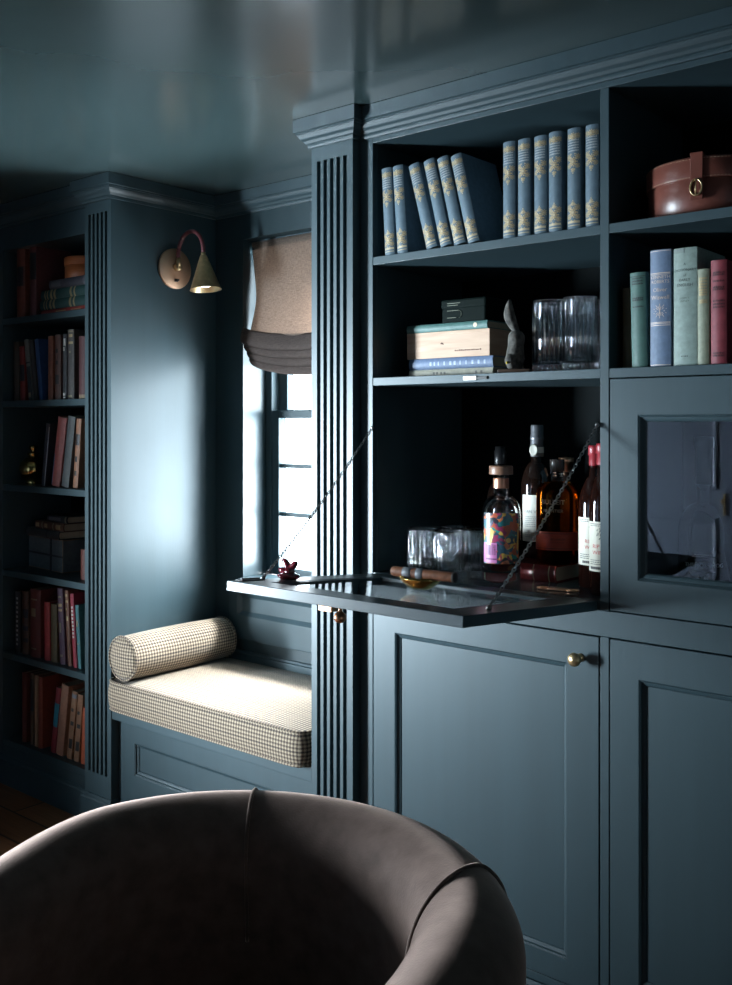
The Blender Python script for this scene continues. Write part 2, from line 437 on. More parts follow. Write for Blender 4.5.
def door_leaf(x0, x1, z0, z1, p, yf=-.001, depth=.02, parent=None, name='door', pane=False, M=None, bev=.0012):
    """inset door: frame, mitred ogee and recessed panel (or pane)"""
    px0, px1, pz0, pz1 = p
    b = MB()
    b.rects([(px0, px1, pz0, pz1, yf + depth), (x0, x1, z0, z1, yf + depth), (x0, x1, z0, z1, yf), (px0, px1, pz0, pz1, yf), (px0, px1, pz0, pz1, yf + depth)], False, False, M)
    o = b.build(name, paint, parent, True, bev)
    m = MB()
    e = .0005
    m.rects([(px0 + e, px1 - e, pz0 + e, pz1 - e, yf + depth - .001), (px0 + e, px1 - e, pz0 + e, pz1 - e, yf + .0008), (px0 + .003, px1 - .003, pz0 + .003, pz1 - .003, yf + .0022),
             (px0 + .0045, px1 - .0045, pz0 + .0045, pz1 - .0045, yf + .0065), (px0 + .0075, px1 - .0075, pz0 + .0075, pz1 - .0075, yf + .0075),
             (px0 + .012, px1 - .012, pz0 + .012, pz1 - .012, yf + .010), (px0 + .014, px1 - .014, pz0 + .014, pz1 - .014, yf + .014)] +
            ([(px0 + .014, px1 - .014, pz0 + .014, pz1 - .014, yf + depth - .001), (px0 + e, px1 - e, pz0 + e, pz1 - e, yf + depth - .001)] if pane else []), False, False, M)
    k = m.build('panel_moulding', paint, o); k.location = -parent.location
    i = .0135
    if pane:
        g = MB().box(px0 + i, px1 - i, yf + .0145, yf + .0175, pz0 + i, pz1 - i, M).build('glass_pane', glass_pane(), o)
    else:
        g = MB().box(px0 + i, px1 - i, yf + .012, yf + depth - .001, pz0 + i, pz1 - i, M).build('door_panel', paint, o)
    g.location = -parent.location
    return o
def knob_mesh(M, r=.0155):
    return MB().lathe([(.0095, 0), (.0095, .003), (.005, .005), (.0045, .014), (.006, .017), (r * .8, .020), (r, .027), (r * .93, .033), (r * .55, .038), (1e-6, .0395)], 24, M)
RX = Matrix.Rotation(R(90), 4, 'X')          # local +z -> -y
dl = door_leaf(X0 + .003, XM0 - .003, .105, .897, (-1.586, -1.092, .160, .829), parent=cab)
k = knob_mesh(Matrix.Translation((-1.058, -.001, .846)) @ RX).build('knob', brass, dl); k.location = -cab.location
dr = door_leaf(XM1 + .003, XE0 - .003, .105, .897, (-.919, -.415, .160, .818), parent=cab)
k = knob_mesh(Matrix.Translation((-.385, -.001, .846)) @ RX).build('knob', brass, dr); k.location = -cab.location
gd = door_leaf(XM1 + .003, XE0 - .003, .9595, 1.4655, (-.921, -.413, 1.032, 1.386), parent=cab, name='glass_door', pane=True, depth=.022)
k = knob_mesh(Matrix.Translation((-.378, -.001, 1.21)) @ RX).build('knob', brass, gd); k.location = -cab.location
# drop front: same glazed leaf, hinged at the bar shelf and held a little above level by two chains
TILT = math.atan2(.042, .51)
FD = .022
HM = Matrix.Translation((0, -.003, SH[2] - FD * math.cos(TILT))) @ Matrix.Rotation(R(90) - TILT, 4, 'X')
FX0, FX1, FL = -1.645, -1.014, .524
flap_paint = mat('flap_paint', TEAL, .33, spec=.6)
flap = door_leaf(FX0, FX1, .002, FL, (FX0 + .066, FX1 - .066, .066, FL - .070), yf=0., depth=FD, parent=cab, name='drop_front', pane=True, M=HM)
def on_flap(x, y, h=0.):
    """point on the flap's upper face, h above it"""
    return Vector((x, y, SH[2] + math.tan(TILT) * (-.003 + FD * math.sin(TILT) - y) + h))
FROT = Matrix.Rotation(-TILT, 3, 'X').to_euler()   # things on the flap tip with it
def chain(a, c, parent, name='support_chain', link=.0118):
    a = Vector(a); c = Vector(c); L = (c - a).length; n = int(L / (link * .74)); b = MB()
    pts = []
    for i in range(n + 1):
        t = i / n; p = a.lerp(c, t); p.z -= .012 * 4 * t * (1 - t); pts.append(p)
    for i in range(n):
        p = (pts[i] + pts[i + 1]) / 2; d = (pts[i + 1] - pts[i]).normalized()
        u = d.cross(Vector((0, 0, 1))).normalized(); v = d.cross(u)
        if i % 2: u, v = v, -u
        u2 = (u + v * .35).normalized()
        ring = [p + d * math.cos(q) * link * .5 + u2 * math.sin(q) * link * .27 for q in [2 * PI * k / 10 for k in range(10)]]
        b.tube(ring, .00115, 5, closed=True)
    b.ball(a, .006, 10).ball(c, .005, 10)
    o = b.build(name, M_steel(), parent, True)
    return o
A1 = on_flap(-1.633, -.425, .004); A2 = on_flap(-1.040, -.40, .004)
chain(A1, (X0 + .004, -.006, 1.358), cab)
chain(A2, (XM0 - .004, -.006, 1.365), cab)
b = MB().box(-1.640, -1.617, -.505, -.440, -.0, .003)
b.box(-1.633, -1.624, -.499, -.445, .003, .006)
bm_ = Matrix.Translation(on_flap(0, 0)) @ FROT.to_matrix().to_4x4()
b.v = [bm_ @ v for v in b.v]
b.build('lock_plate', M_black(), cab, True, .0008)
dn = (FROT.to_matrix() @ Vector((0, 0, -1)))
kp = on_flap(-1.362, -.462) + dn * FD
flap.data.materials[0] = flap_paint; flap['label'] = 'glazed drop front held level by two chains'
k = knob_mesh(Matrix.Translation(kp) @ dn.to_track_quat('Z', 'Y').to_matrix().to_4x4(), .0135).build('knob', M_copper(), flap); k.location = -cab.location
lm = Matrix.Translation(kp) @ FROT.to_matrix().to_4x4()
k = MB().box(-.062, -.026, .0, .024, -.020, -.0005, lm).box(-.024, .016, .012, .030, -.004, -.0005, lm).build('catch_plate', M_copper(), flap); k.location = -cab.location

# ------------------------------------------------------------------ built-in bookcase on the left
BX0, BX1 = -3.50, -2.955
LS = (1.770, 1.457, 1.139, .814, .500, .168)
bc = thing('built_in_bookcase', 'narrow dark teal built-in bookcase with six shelves left of the window seat', 'bookcase', (-3.2, 0, 0))
pilaster(XL0, XL1, bc)
crown(0, 4, 'crown_moulding', bc)
def bpart(mb, name, m=None, bevel=.0012): return mb.build(name, m or paint, bc, True, bevel)
bpart(MB().box(XWL + .002, BX0, 0, .38, 0, 2.194), 'side_panel')
bpart(MB().box(BX1, XL0, 0, .38, 0, 2.194), 'side_panel')
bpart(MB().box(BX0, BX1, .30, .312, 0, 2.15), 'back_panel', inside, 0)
bpart(MB().box(BX0, BX1, 0, .30, 2.03, 2.194), 'top_rail')
for z in LS: bpart(MB().box(BX0, BX1, .001, .30, z - .024, z), 'shelf')
bpart(MB().box(BX0, BX1, 0, .02, 0, LS[5] - .024), 'base_panel')
bpart(MB().sweep([(0, 0), (.010, 0), (.010, .095), (.007, .101), (.007, .105), (.002, .112), (0, .112)], [(XWL + .002, 0), (XL0 + .0, 0)]), 'baseboard')

# ------------------------------------------------------------------ window, wall panelling and seat in the alcove
b = MB()
b.box(OX0 + .002, OX1 - .002, YB - .03, YB + .115, OZ0 - .0, OZ0 + .02)
st = struct(b.build('trim_2', paint, None, False, .003))
st['label'] = 'window stool'
b = MB()
b.rects([(OX0 - .06, OX1 + .06, .60, OZ0, YB - .001), (OX0 - .06, OX1 + .06, .60, OZ0, YB - .012), (OX0 - .02, OX1 + .02, .685, OZ0 - .035, YB - .012), (OX0, OX1, .70, OZ0 - .05, YB - .003)])
b.box(XL1 + .001, XR0 - .001, YB - .014, YB - .001, .432, .550).box(XL1 + .001, XR0 - .001, YB - .010, YB - .001, .550, .560)
struct(b.build('baseboard_back', paint, None, False, .002))
# double hung sash window
Y1, Y2 = YB + .113, YB + .152
wf = struct(MB().box(OX0 + .001, OX0 + .03, Y1, Y1 + .075, OZ0 + .02, OZ1 - .001).box(OX1 - .03, OX1 - .001, Y1, Y1 + .075, OZ0 + .02, OZ1 - .001).box(OX0 + .001, OX1 - .001, Y1, Y1 + .075, OZ1 - .04, OZ1 - .001).build('window_1', paint, None, False, .002))
def sash(y, z0, z1, bars, name, sw):
    a, c = OX0 + .0305, OX1 - .0305
    b = MB().box(a, a + sw, y, y + .034, z0, z1).box(c - sw, c, y, y + .034, z0, z1).box(a + sw, c - sw, y, y + .034, z0, z0 + .028).box(c - sw, a + sw, y, y + .034, z1 - .028, z1)
    o = b.build(name, paint, wf, False, .002)
    m = MB()
    for z in bars: m.box(a + sw, c - sw, y + .006, y + .028, z - .0075, z + .0075)
    xm = (a + c) / 2
    m.box(xm - .0075, xm + .0075, y + .0055, y + .0285, z0 + .028, z1 - .028)
    m.build('glazing_bars', paint, o, False, .0015)
    MB().box(a + sw - .004, c - sw + .004, y + .015, y + .018, z0 + .024, z1 - .024).build('glass_pane', glass_pane(), o)
sash(Y1 + .002, OZ0 + .0215, 1.418, (1.217, 1.042), 'lower_sash', .034)
sash(Y1 + .038, 1.390, OZ1 - .0405, (1.60, 1.80), 'upper_sash', .042)
# roman shade: translucent linen, flat above, stacked swags below
shade = thing('roman_shade', 'brown linen roman shade with sagging folds over the top of the alcove window', 'window shade', (-2.3095, YB + .03, 2.0))
def cloth(name, fn, nu, nv, m):
    v = []; f = []
    for j in range(nv + 1):
        for i in range(nu + 1): v.append(fn(i / nu, j / nv))
    for j in range(nv):
        for i in range(nu): f.append((j * (nu + 1) + i, j * (nu + 1) + i + 1, (j + 1) * (nu + 1) + i + 1, (j + 1) * (nu + 1) + i))
    b = MB().add(v, f, True)
    o = b.build(name, m, shade, True)
    k = o.modifiers.new('cloth', 'SOLIDIFY'); k.thickness = .0012
    return o
SX0, SX1 = OX0 + .008, OX1 - .008
def flat(u, t):
    x = SX0 + (SX1 - SX0) * u
    edge = min(u, 1 - u)
    pinch = math.exp(-((t - .62) / .22) ** 2) * math.exp(-edge / .07) * .010
    x += pinch * (1 if u < .5 else -1)
    z = 2.022 - t * (.335 + .05 * math.sin(PI * u) ** .8)
    y = YB + .034 - .016 * t + .006 * math.sin(u * 11 + 2 * t) * t - .035 * t ** 3 * math.sin(PI * u) + .02 * math.exp(-edge / .05) * math.sin(PI * t)
    return (x, y, z)
cloth('shade_panel', flat, 60, 40, linen())
def foldfn(k):
    def fn(u, t):
        e = 1 - .014 * k
        x = -2.3095 + (SX1 - SX0) * (u - .5) * (1.02 - .022 * k)
        sag = .040 * math.sin(PI * u) ** .7
        z = 1.716 - .024 * k - sag * (1 + .08 * k) - .060 * t
        a = t * PI
        y = YB - .004 + .0085 * k - .024 * math.sin(a * .5) * (.6 + .4 * math.sin(PI * u)) + .010 * max(0, t - .8) / .2 + .003 * math.sin(u * 17 + k)
        return (x, y, z)
    return fn
for k in range(4): cloth('shade_fold', foldfn(k), 48, 8, linen('linen_fold_shade', (.075, .058, .052), .15))  # darker copy of the linen: shade of the stacked folds put into its colour
MB().box(SX0, SX1, YB + .036, YB + .062, 1.995, OZ1 - .002).build('headrail', paint, shade, True, .001)

bench = thing('window_bench', 'dark teal built-in window bench with a moulded front panel', 'bench', (-2.3095, .0, 0))
MB().box(XL1 + .001, XR0 - .001, -.028, YB - .016, .388, .431).build('seat_board', paint, bench, True, .002)
o = door_leaf(XL1 + .001, XR0 - .001, .001, .3875, (-2.679, -1.930, .213, .318), yf=0, parent=bench, name='front_panel')
MB().sweep([(0, 0), (.012, 0), (.012, .095), (.009, .101), (.009, .105), (.002, .113), (0, .113)], [(XL1 + .014, 0), (XR0 - .014, 0)]).build('baseboard', paint, bench, True)

def boxuv(o, cyl=None):
    me = o.data; uv = me.uv_layers.new(name='UVMap')
    for p in me.polygons:
        n = p.normal; a = [abs(c) for c in n]; k = a.index(max(a))
        for li in p.loop_indices:
            c = me.vertices[me.loops[li].vertex_index].co
            uv.data[li].uv = (c.y, c.z) if k == 0 else ((c.x, c.z) if k == 1 else (c.x, c.y))
cu = thing('seat_cushion', 'flat houndstooth bench cushion with piped edges on the window bench', 'cushion', (-2.3115, .182, .4315))
HX, HY, HZ = .446, .240, .093
def cush(u, v, w):
    x, y, z = u * 2 - 1, v * 2 - 1, w * 2 - 1
    def sq(a, b): return a * (1 - .035 * abs(b) ** 26)
    X, Y = sq(x, y), sq(y, x)
    bul = .006 * (1 - z * z)
    dome = .012 * (1 - x ** 4) * (1 - y ** 4) if w > .5 else 0
    return (X * (HX + bul) , Y * (HY + bul), w * HZ + dome * (w - .5) * 2)
v = []; f = []
NX, NY, NZ = 44, 24, 6
def cgrid(fn, nu, nv):
    o = len(v)
    for j in range(nv + 1):
        for i in range(nu + 1): v.append(fn(i / nu, j / nv))
    for j in range(nv):
        for i in range(nu): f.append((o + j * (nu + 1) + i, o + j * (nu + 1) + i + 1, o + (j + 1) * (nu + 1) + i + 1, o + (j + 1) * (nu + 1) + i))
for w_ in (0, 1): cgrid(lambda a, c: cush(a, c, w_), NX, NY)
for w_ in (0, 1): cgrid(lambda a, c: cush(a, w_, c), NX, NZ); cgrid(lambda a, c: cush(w_, a, c), NY, NZ)
o = MB().add(v, f, True).build('cushion_body', houndstooth(), cu); boxuv(o)
e = o.modifiers.new('split', 'EDGE_SPLIT'); e.split_angle = R(50)
for z_ in (0, 1):
    pts = [cush(i / 40, 0, z_) for i in range(41)] + [cush(1, i / 20, z_) for i in range(1, 21)] + [cush(1 - i / 40, 1, z_) for i in range(1, 41)] + [cush(0, 1 - i / 20, z_) for i in range(1, 20)]
    pts = [(x, y, z + (.001 if z_ == 0 else 0)) for x, y, z in pts]
    o = MB().tube(pts, .0042, 8, closed=True).build('piping', houndstooth(), cu); boxuv(o)
bo = thing('bolster_cushion', 'round houndstooth bolster lying against the left wall of the window seat', 'cushion', (-2.688, -.040, .5250))
BR, BL = .071, .43
M = Matrix.Translation((0, 0, BR + .007)) @ Matrix.Rotation(R(-90), 4, 'X')
prof = [(BR * .985, .0)] + [(BR + .004 * math.sin(PI * t / 16), BL * t / 16) for t in range(1, 16)] + [(BR * .985, BL)]
v = []; f = []; uvs = []
n = 40
for (r, z) in prof:
    for i in range(n): v.append((r * math.cos(2 * PI * i / n), r * math.sin(2 * PI * i / n), z))
for j in range(len(prof) - 1):
    for i in range(n): f.append((j * n + i, j * n + (i + 1) % n, (j + 1) * n + (i + 1) % n, (j + 1) * n + i))
o = MB().add(v, f, True, M=M).build('bolster_body', houndstooth(), bo)
me = o.data; uv = me.uv_layers.new(name='UVMap')
Mi = M.inverted()
for p in me.polygons:
    aa = []
    for li in p.loop_indices:
        c = Mi @ me.vertices[me.loops[li].vertex_index].co
        aa.append((li, math.atan2(c.y, c.x), c.z))
    if max(a[1] for a in aa) - min(a[1] for a in aa) > PI: aa = [(l, a + 2 * PI if a < 0 else a, z) for l, a, z in aa]
    for l, a, z in aa: uv.data[l].uv = (z, a * .0716)
for z_, sg in ((0, -1), (BL, 1)):
    pr = [(1e-6, z_ + sg * .012), (BR * .5, z_ + sg * .010), (BR * .85, z_ + sg * .004), (BR * .985, z_)]
    o = MB().lathe(pr, 40, M).build('end_disc', houndstooth(), bo); boxuv(o)
    o = MB().tube([M @ Vector((BR * math.cos(q), BR * math.sin(q), z_)) for q in [2 * PI * k / 40 for k in range(40)]], .0042, 8, closed=True).build('piping', houndstooth(), bo); boxuv(o)

# ------------------------------------------------------------------ wall light
sc = thing('wall_sconce', 'aged brass gooseneck wall light with a leather wrapped arm beside the window', 'wall light', (XL1, .234, 1.915))
WM = Matrix.Translation((0, 0, 0)) @ Matrix.Rotation(R(90), 4, 'Y')
MB().lathe([(1e-6, .0005), (.071, .0005), (.071, .007), (.069, .010), (1e-6, .010)], 48, WM).build('backplate', mat('satin_brass', (.66, .42, .28), .5, .75), sc, bevel=.0)
MB().box(.010, .016, -.006, .006, -.046, -.036).tube([(.016, 0, -.041), (.022, .006, -.040)], .003, 8).build('switch', M_black(), sc)
MB().tube([(.010, 0, .005), (.030, 0, .005)], .013, 20).tube([(.024, 0, .006), (.024, 0, .036)], .0085, 16).build('knuckle', brass, sc)
arc = []
for i in range(25):
    q = PI - PI * i / 24 * 1.04
    arc.append((.024 + .064 + .064 * math.cos(q), .004 * i / 24, .050 + .072 * math.sin(q)))
arc = [(.024, 0, .034)] + arc
MB().tube(arc, .0072, 12).build('arm', mat('oxblood_leather', (.10, .022, .028), .42, bump=.3, bscale=300), sc)
MB().tube([arc[-1], Vector(arc[-1]) + Vector((.001, 0, -.014))], .0085, 16).build('collar', brass, sc)
ap = Vector(arc[-1]) + Vector((.001, 0, -.010))
SM = Matrix.Translation(ap) @ Matrix.Rotation(R(-6), 4, 'Y')
MB().lathe([(.011, 0), (.0135, -.006), (.022, -.030), (.053, -.118), (.0545, -.119), (.0515, -.1175), (.0205, -.031), (.010, -.010), (1e-6, -.008)], 40, SM).build('lamp_shade', brass, sc)
bulb = mat('frosted_bulb', (.9, .88, .82), .4)
bb = bulb.node_tree.nodes['Principled BSDF']; inp(bb, 'Emission Color', (1, .93, .82, 1)); inp(bb, 'Emission Strength', 3.0)
MB().lathe([(1e-6, -.110), (.016, -.108), (.027, -.100), (.030, -.088), (.020, -.062), (.010, -.044), (.010, -.015), (1e-6, -.014)], 24, SM).build('bulb', bulb, sc)

# ------------------------------------------------------------------ books
def cloth_mat(col, rough=.55): return mat('bookcloth_%02d_%02d_%02d' % tuple(int(c * 99) for c in col), col, rough, noise=.14, nscale=90, bump=.12, bscale=700)
def spine(w, bul):
    return lambda s, z, off=0: (s * w / 2 * .98, -bul * (1 - s * s) - off, z)
def band(b, sp, z0, z1, s0=-1, s1=1, off=.0004, mi=0, n=6):
    v = []
    for i in range(n + 1):
        s = s0 + (s1 - s0) * i / n
        v += [sp(s, z0, off), sp(s, z1, off)]
    return b.add(v, [(2 * i, 2 * i + 2, 2 * i + 3, 2 * i + 1) for i in range(n)], True, mi)
def lettering(b, sp, s, size, z, w, mi=0, vertical=False, off=.0005, x=0):
    if vertical: fn = lambda a, c: sp((c - size * .35) / (w / 2), z - a, off)
    else: fn = lambda a, c: sp(max(-1, min(1, (a + x) / (w / 2))), z + c, off)
    v, f = text_mesh(s, size, fn)
    return b.add(v, f, False, mi)
def stamped(b, sp, z, n, size, mi=0, s0=-.7, s1=.7, off=.0005):
    """a worn, unreadable line of stamped type"""
    s = s0
    while s < s1:
        d = random.uniform(.05, .13)
        band(b, sp, z, z + size * random.uniform(.7, 1), s, min(s1, s + d), off, mi, 1); s += d + .05
def book(label, x, z, w, h, d, col, y=.02, lean=0., yaw=0., flat=False, group=None, deco=None, bul=None, edge=None, rough=.55, name='book', pivot=0):
    """upright: x is the middle of the foot; lean>0 tips the top towards +x. flat: lies on its side, spine to the room, x its left end"""
    bul = .12 * w + .001 if bul is None else bul
    t = .003
    if flat: rot = (0, R(90), R(yaw)); loc = (x, y, z + w / 2)
    else:
        rot = (0, R(lean), R(yaw)); loc = (x, y, z + abs(math.sin(R(lean))) * w / 2)
    o = thing(name, label, 'book', loc, rot, group)
    outer = [(w / 2, d), (w / 2, 0)] + [(w / 2 * s / 8, -bul * (1 - s * s / 64)) for s in range(7, -8, -1)] + [(-w / 2, 0), (-w / 2, d)]
    inner = [(-w / 2 + t, d), (-w / 2 + t, .0035)] + [((w / 2 - t) * s, .0035 - bul * (1 - s * s)) for s in (-.75, 0, .75)] + [(w / 2 - t, .0035), (w / 2 - t, d)]
    MB().prism(outer + inner, 0, h).build('cover', cloth_mat(col, rough), o, bevel=.0006)
    MB().box(-w / 2 + t, w / 2 - t, .004, d - .004, .003, h - .003).build('page_block', edge or M_page(), o)
    if deco:
        sp = spine(w, bul); g = {}
        deco(g, sp, w, h)
        for nm, (b, ms) in g.items(): b.build(nm, ms, o)
    return o
def bars(lst, name='spine_lettering'):
    """lst: (z0,z1 as shares of the height, material, s0, s1)"""
    def fn(g, sp, w, h):
        b = MB(); ms = []
        for i, it in enumerate(lst):
            z0, z1, m = it[:3]; s0, s1 = (it[3], it[4]) if len(it) > 3 else (-1, 1)
            if m not in ms: ms.append(m)
            if z1 - z0 < .014 and len(it) > 3: stamped(b, sp, z0 * h, 0, (z1 - z0) * h, ms.index(m), s0, s1)
            else: band(b, sp, z0 * h, z1 * h, s0, s1, .0004, ms.index(m))
        g[name] = (b, ms)
    return fn

# twelve matching blue books with gilt flowers
def gilt_flowers(g, sp, w, h):
    top, foot = MB(), MB()
    def disc(b, s, z, r, mi, off):
        c = [sp(max(-.98, min(.98, s + math.cos(2 * PI * i / 8) * r / (w / 2))), z + math.sin(2 * PI * i / 8) * r, off) for i in range(8)]
        b.add(c, [tuple(range(8))], False, mi)
    def rosette(b, s, z, r):
        for k in range(9): disc(b, s + .98 * r * math.cos(2 * PI * k / 9) / (w / 2), z + .98 * r * math.sin(2 * PI * k / 9), r * .17, 1, .0004)
        for k in range(7): disc(b, s + .60 * r * math.cos(2 * PI * k / 7) / (w / 2), z + .60 * r * math.sin(2 * PI * k / 7), r * .25, 0, .0005)
        disc(b, s, z, r * .33, 1, .0006)
    def bouquet(b, z, k=1., tip=-1):
        rosette(b, 0, z, .0095 * k)
        for s in (-1, 1):
            rosette(b, s * .66, z + .0105 * k, .0062 * k); rosette(b, s * .62, z - .0085 * k, .0052 * k)
            disc(b, s * .30, z + .0165 * k, .0017, 1, .0005); disc(b, s * .25, z - .0160 * k, .0015, 0, .0005)
        rosette(b, 0, z + tip * .0180 * k, .0045 * k); disc(b, 0, z + tip * .0245 * k, .0014, 1, .0005)
    rosette(top, 0, .915 * h, .0080)
    for s in (-.68, .68): rosette(top, s, .918 * h, .0062)
    bouquet(top, .665 * h, 1.05, -1); bouquet(foot, .165 * h, 1.1, 1)
    for z in (.035, .062): band(foot, sp, z * h, (z + (.022 if z > .04 else .008)) * h, -.9, .9, .0004, 1)
    for z in (.872, .846, .820, .794, .768): stamped(top, sp, z * h, 8, .0034, 2, -.8, .8)
    GM = [M_gilt(), mat('pale_gilt', (.46, .37, .24), .5, .2), mat('grey_stamp', (.40, .42, .42), .5)]
    g['gilt_lettering'] = (top, GM); g['gilt_ornament'] = (foot, GM)
BH = .229
ord_ = ['leftmost on the top shelf, beside the pilaster', 'second from the pilaster, nearly upright before the leaning four',
        'first of the four slanting books on the top shelf', 'second of the four slanting books on the top shelf',
        'third of the four slanting books on the top shelf', 'last of the four slanting, before the empty gap',
        'first of the upright six, right of the empty gap', 'second of the upright six on the top shelf', 'third of the upright six on the top shelf',
        'fourth of the upright six on the top shelf', 'fifth of the upright six on the top shelf', 'last of the upright six, against the stile']
spots = [(-1.6125, -3.0), (-1.5710, -4.2), (-1.4795, -15.0), (-1.4320, -13.6), (-1.3925, -13.4), (-1.3535, -13.6),
         (-1.2495, 0.0), (-1.2105, 0), (-1.1685, 0), (-1.1265, 0), (-1.0805, 0), (-1.0370, 0)]
blue0 = None
for i, ((x, ln), wd) in enumerate(zip(spots, ord_)):
    lab = 'blue cloth book with gilt flowers, ' + wd
    if i == 0:
        blue0 = book(lab, x, SH[0], .0335, BH, .155, (.085, .132, .168), .013, ln, group='matching blue books on the top shelf', deco=gilt_flowers, bul=.006)
        o = blue0
    else:
        o = copy_tree(blue0, lab); o.location = (x, .013 + .003 * ((i * 7) % 3 - 1), SH[0] + abs(math.sin(R(ln))) * .0335 / 2); o.rotation_euler = (0, R(ln), R((0, .6, -.5)[i % 3]))

# books on the right hand bay
ink, gilt, cream = M_ink(), M_gilt(), M_cream()
G1 = 'old books on the right open shelf'
book('small dark brown book half hidden in shadow left of the green book', -.963, SH[1], .026, .178, .13, (.06, .042, .018), .04, group=G1)
def d_green(g, sp, w, h):
    b = MB()
    for z in (.93, .90, .87, .72, .70, .63): stamped(b, sp, z * h, 0, .0035, 0)
    band(b, sp, .955 * h, .96 * h); g['spine_lettering'] = (b, [ink])
book('worn green cloth book between the brown book and the blue book', -.9265, SH[1], .036, .206, .14, (.052, .12, .102), .02, -1.2, group=G1, deco=d_green)
def d_blue(g, sp, w, h):
    b = MB()
    band(b, sp, .795 * h, .803 * h, -.95, .95); band(b, sp, .785 * h, .789 * h, -.95, .95)
    lettering(b, sp, 'KENNETH', .0098, .752 * h, w); lettering(b, sp, 'ROBERTS', .0098, .712 * h, w)
    lettering(b, sp, 'Oliver', .0125, .640 * h, w); lettering(b, sp, 'Wiswell', .0125, .575 * h, w)
    for a in range(10):
        q = PI * a / 10; c, s_ = math.cos(q), math.sin(q)
        L = .0155 if a % 2 else .011
        z0 = .475 * h
        v = [sp((k * c * L - m * s_ * .0005) / (w / 2), z0 + k * s_ * L + m * c * .0005, .0005 + a * .00002) for k, m in ((-1, -1), (1, -1), (1, 1), (-1, 1))]
        b.add(v, [(0, 1, 2, 3)])
    for z in (.375, .365, .35): band(b, sp, z * h, (z + .006) * h, -.95, .95)
    for z in (.985, .012): band(b, sp, z * h, (z + .006) * h)
    g['spine_lettering'] = (b, [mat('pink_gilt', (.60, .48, .42), .45, .2)])
book('tall blue cloth book with pinkish gilt lettering on the right open shelf', -.8775, SH[1], .0465, .249, .16, (.115, .165, .255), .016, group=G1, deco=d_blue, bul=.005)
def d_sage(g, sp, w, h):
    b = MB()
    for t, s_, z in (('A', .008, .85), ('DICTIONARY', .0080, .80), ('of', .008, .755), ('EARLY', .0085, .715), ('ENGLISH', .0090, .672)): lettering(b, sp, t, s_, z * h, w)
    lettering(b, sp, 'JOSEPH T.', .0052, .565 * h, w); lettering(b, sp, 'SHIPLEY', .0055, .540 * h, w)
    stamped(b, sp, .075 * h, 0, .003, 0, -.3, .3)
    g['spine_lettering'] = (b, [mat('sage_ink', (.07, .09, .085), .6)])
    c = MB(); band(c, sp, .955 * h, .997 * h, -.98, -.05, .0012); g['torn_jacket_edge'] = (c, [mat('grey_jacket', (.22, .27, .25), .7)])
book('wide pale sage green book with a torn paper jacket, next to the blue one', -.8235, SH[1], .0505, .247, .16, (.24, .31, .28), .016, group=G1, deco=d_sage, bul=.004)
def d_pale(g, sp, w, h):
    b = MB()
    for z in (.89, .86, .83, .80, .77, .745, .72, .66, .64): stamped(b, sp, z * h, 0, .0045, 0, -.6, .7)
    g['spine_lettering'] = (b, [gilt])
book('narrow pale olive book with gilt lettering between the sage and the red books', -.7855, SH[1], .0255, .199, .14, (.23, .25, .18), .017, .0, group=G1, deco=d_pale)
def d_red(g, sp, w, h):
    b = MB()
    for z, n in ((.87, 1), (.85, 1), (.79, 1), (.73, 1), (.71, 1), (.60, 1), (.57, 1), (.54, 1), (.10, 1), (.075, 1)): stamped(b, sp, z * h, 0, .0045, 0, -.7, .75)
    g['spine_lettering'] = (b, [mat('dark_red_ink', (.05, .01, .014), .6)])
book('crimson cloth book at the right end of the right open shelf', -.7535, SH[1], .0335, .214, .145, (.22, .032, .045), .018, group=G1, deco=d_red)

# flat stack on the middle shelf
G2 = 'things stacked flat on the middle shelf'
def d_creamflat(g, sp, w, h):
    b = MB(); stamped_lines = MB()
    for z in (.30, .34, .39, .43, .80, .86): band(b, sp, z * h, (z + .025) * h, -.3, .4)
    g['spine_lettering'] = (b, [mat('grey_ink', (.2, .19, .17), .6)])
book('thin cream book at the bottom of the flat stack', -1.602, SH[1], .0200, .262, .15, (.50, .47, .38), .082, 0, 0, True, G2, d_creamflat)
def d_blueflat(g, sp, w, h):
    b = MB()
    for z in (.26, .31, .36, .43, .50, .55, .62, .69, .76, .83, .90): band(b, sp, z * h, (z + random.uniform(.012, .03)) * h, -.35, .35)
    g['spine_lettering'] = (b, [mat('pale_blue_stamp', (.30, .36, .48), .5)])
book('blue cloth book lying under the wooden box', -1.602, SH[1] + .0202, .029, .262, .15, (.11, .155, .25), .083, 0, 0, True, G2, d_blueflat)
wb = thing('wooden_box', 'pale wooden box stamped with small letters in the middle of the flat stack', 'box', (-1.483, .085, SH[1] + .0494), group=G2)
MB().box(-.130, .130, 0, .15, 0, .064).build('box_body', wood('pale_pine', (.42, .26, .165), (.55, .37, .255), (2, 2, 22)), wb, bevel=.0012)
MB().box(-.1302, .1302, -.0004, .1502, .0605, .0685).build('box_lid', MATS['pale_pine'], wb, bevel=.001)
b = MB()
for i in range(13): b.box(.025 + i * .0063, .025 + i * .0063 + random.uniform(.003, .0052), -.0007, -.0002, .0155, .0155 + random.uniform(.0022, .004))
b.prism([(-.022, .036), (-.010, .034), (-.012, .0385), (-.017, .040)], .0002, .0007, Matrix(((1, 0, 0, 0), (0, 0, -1, 0), (0, 1, 0, 0), (0, 0, 0, 1))))
b.build('stamp', mat('burnt_brown', (.10, .04, .025), .7), wb)
def d_greenflat(g, sp, w, h):
    b = MB()
    b.prism([(.006 * math.cos(2 * PI * k / 14), .006 * math.sin(2 * PI * k / 14)) for k in range(14)], 0, .0006, Matrix.Translation((0, -.0034, h * .86)) @ Matrix.Rotation(R(90), 4, 'X'))
    g['round_emblem'] = (b, [cream])
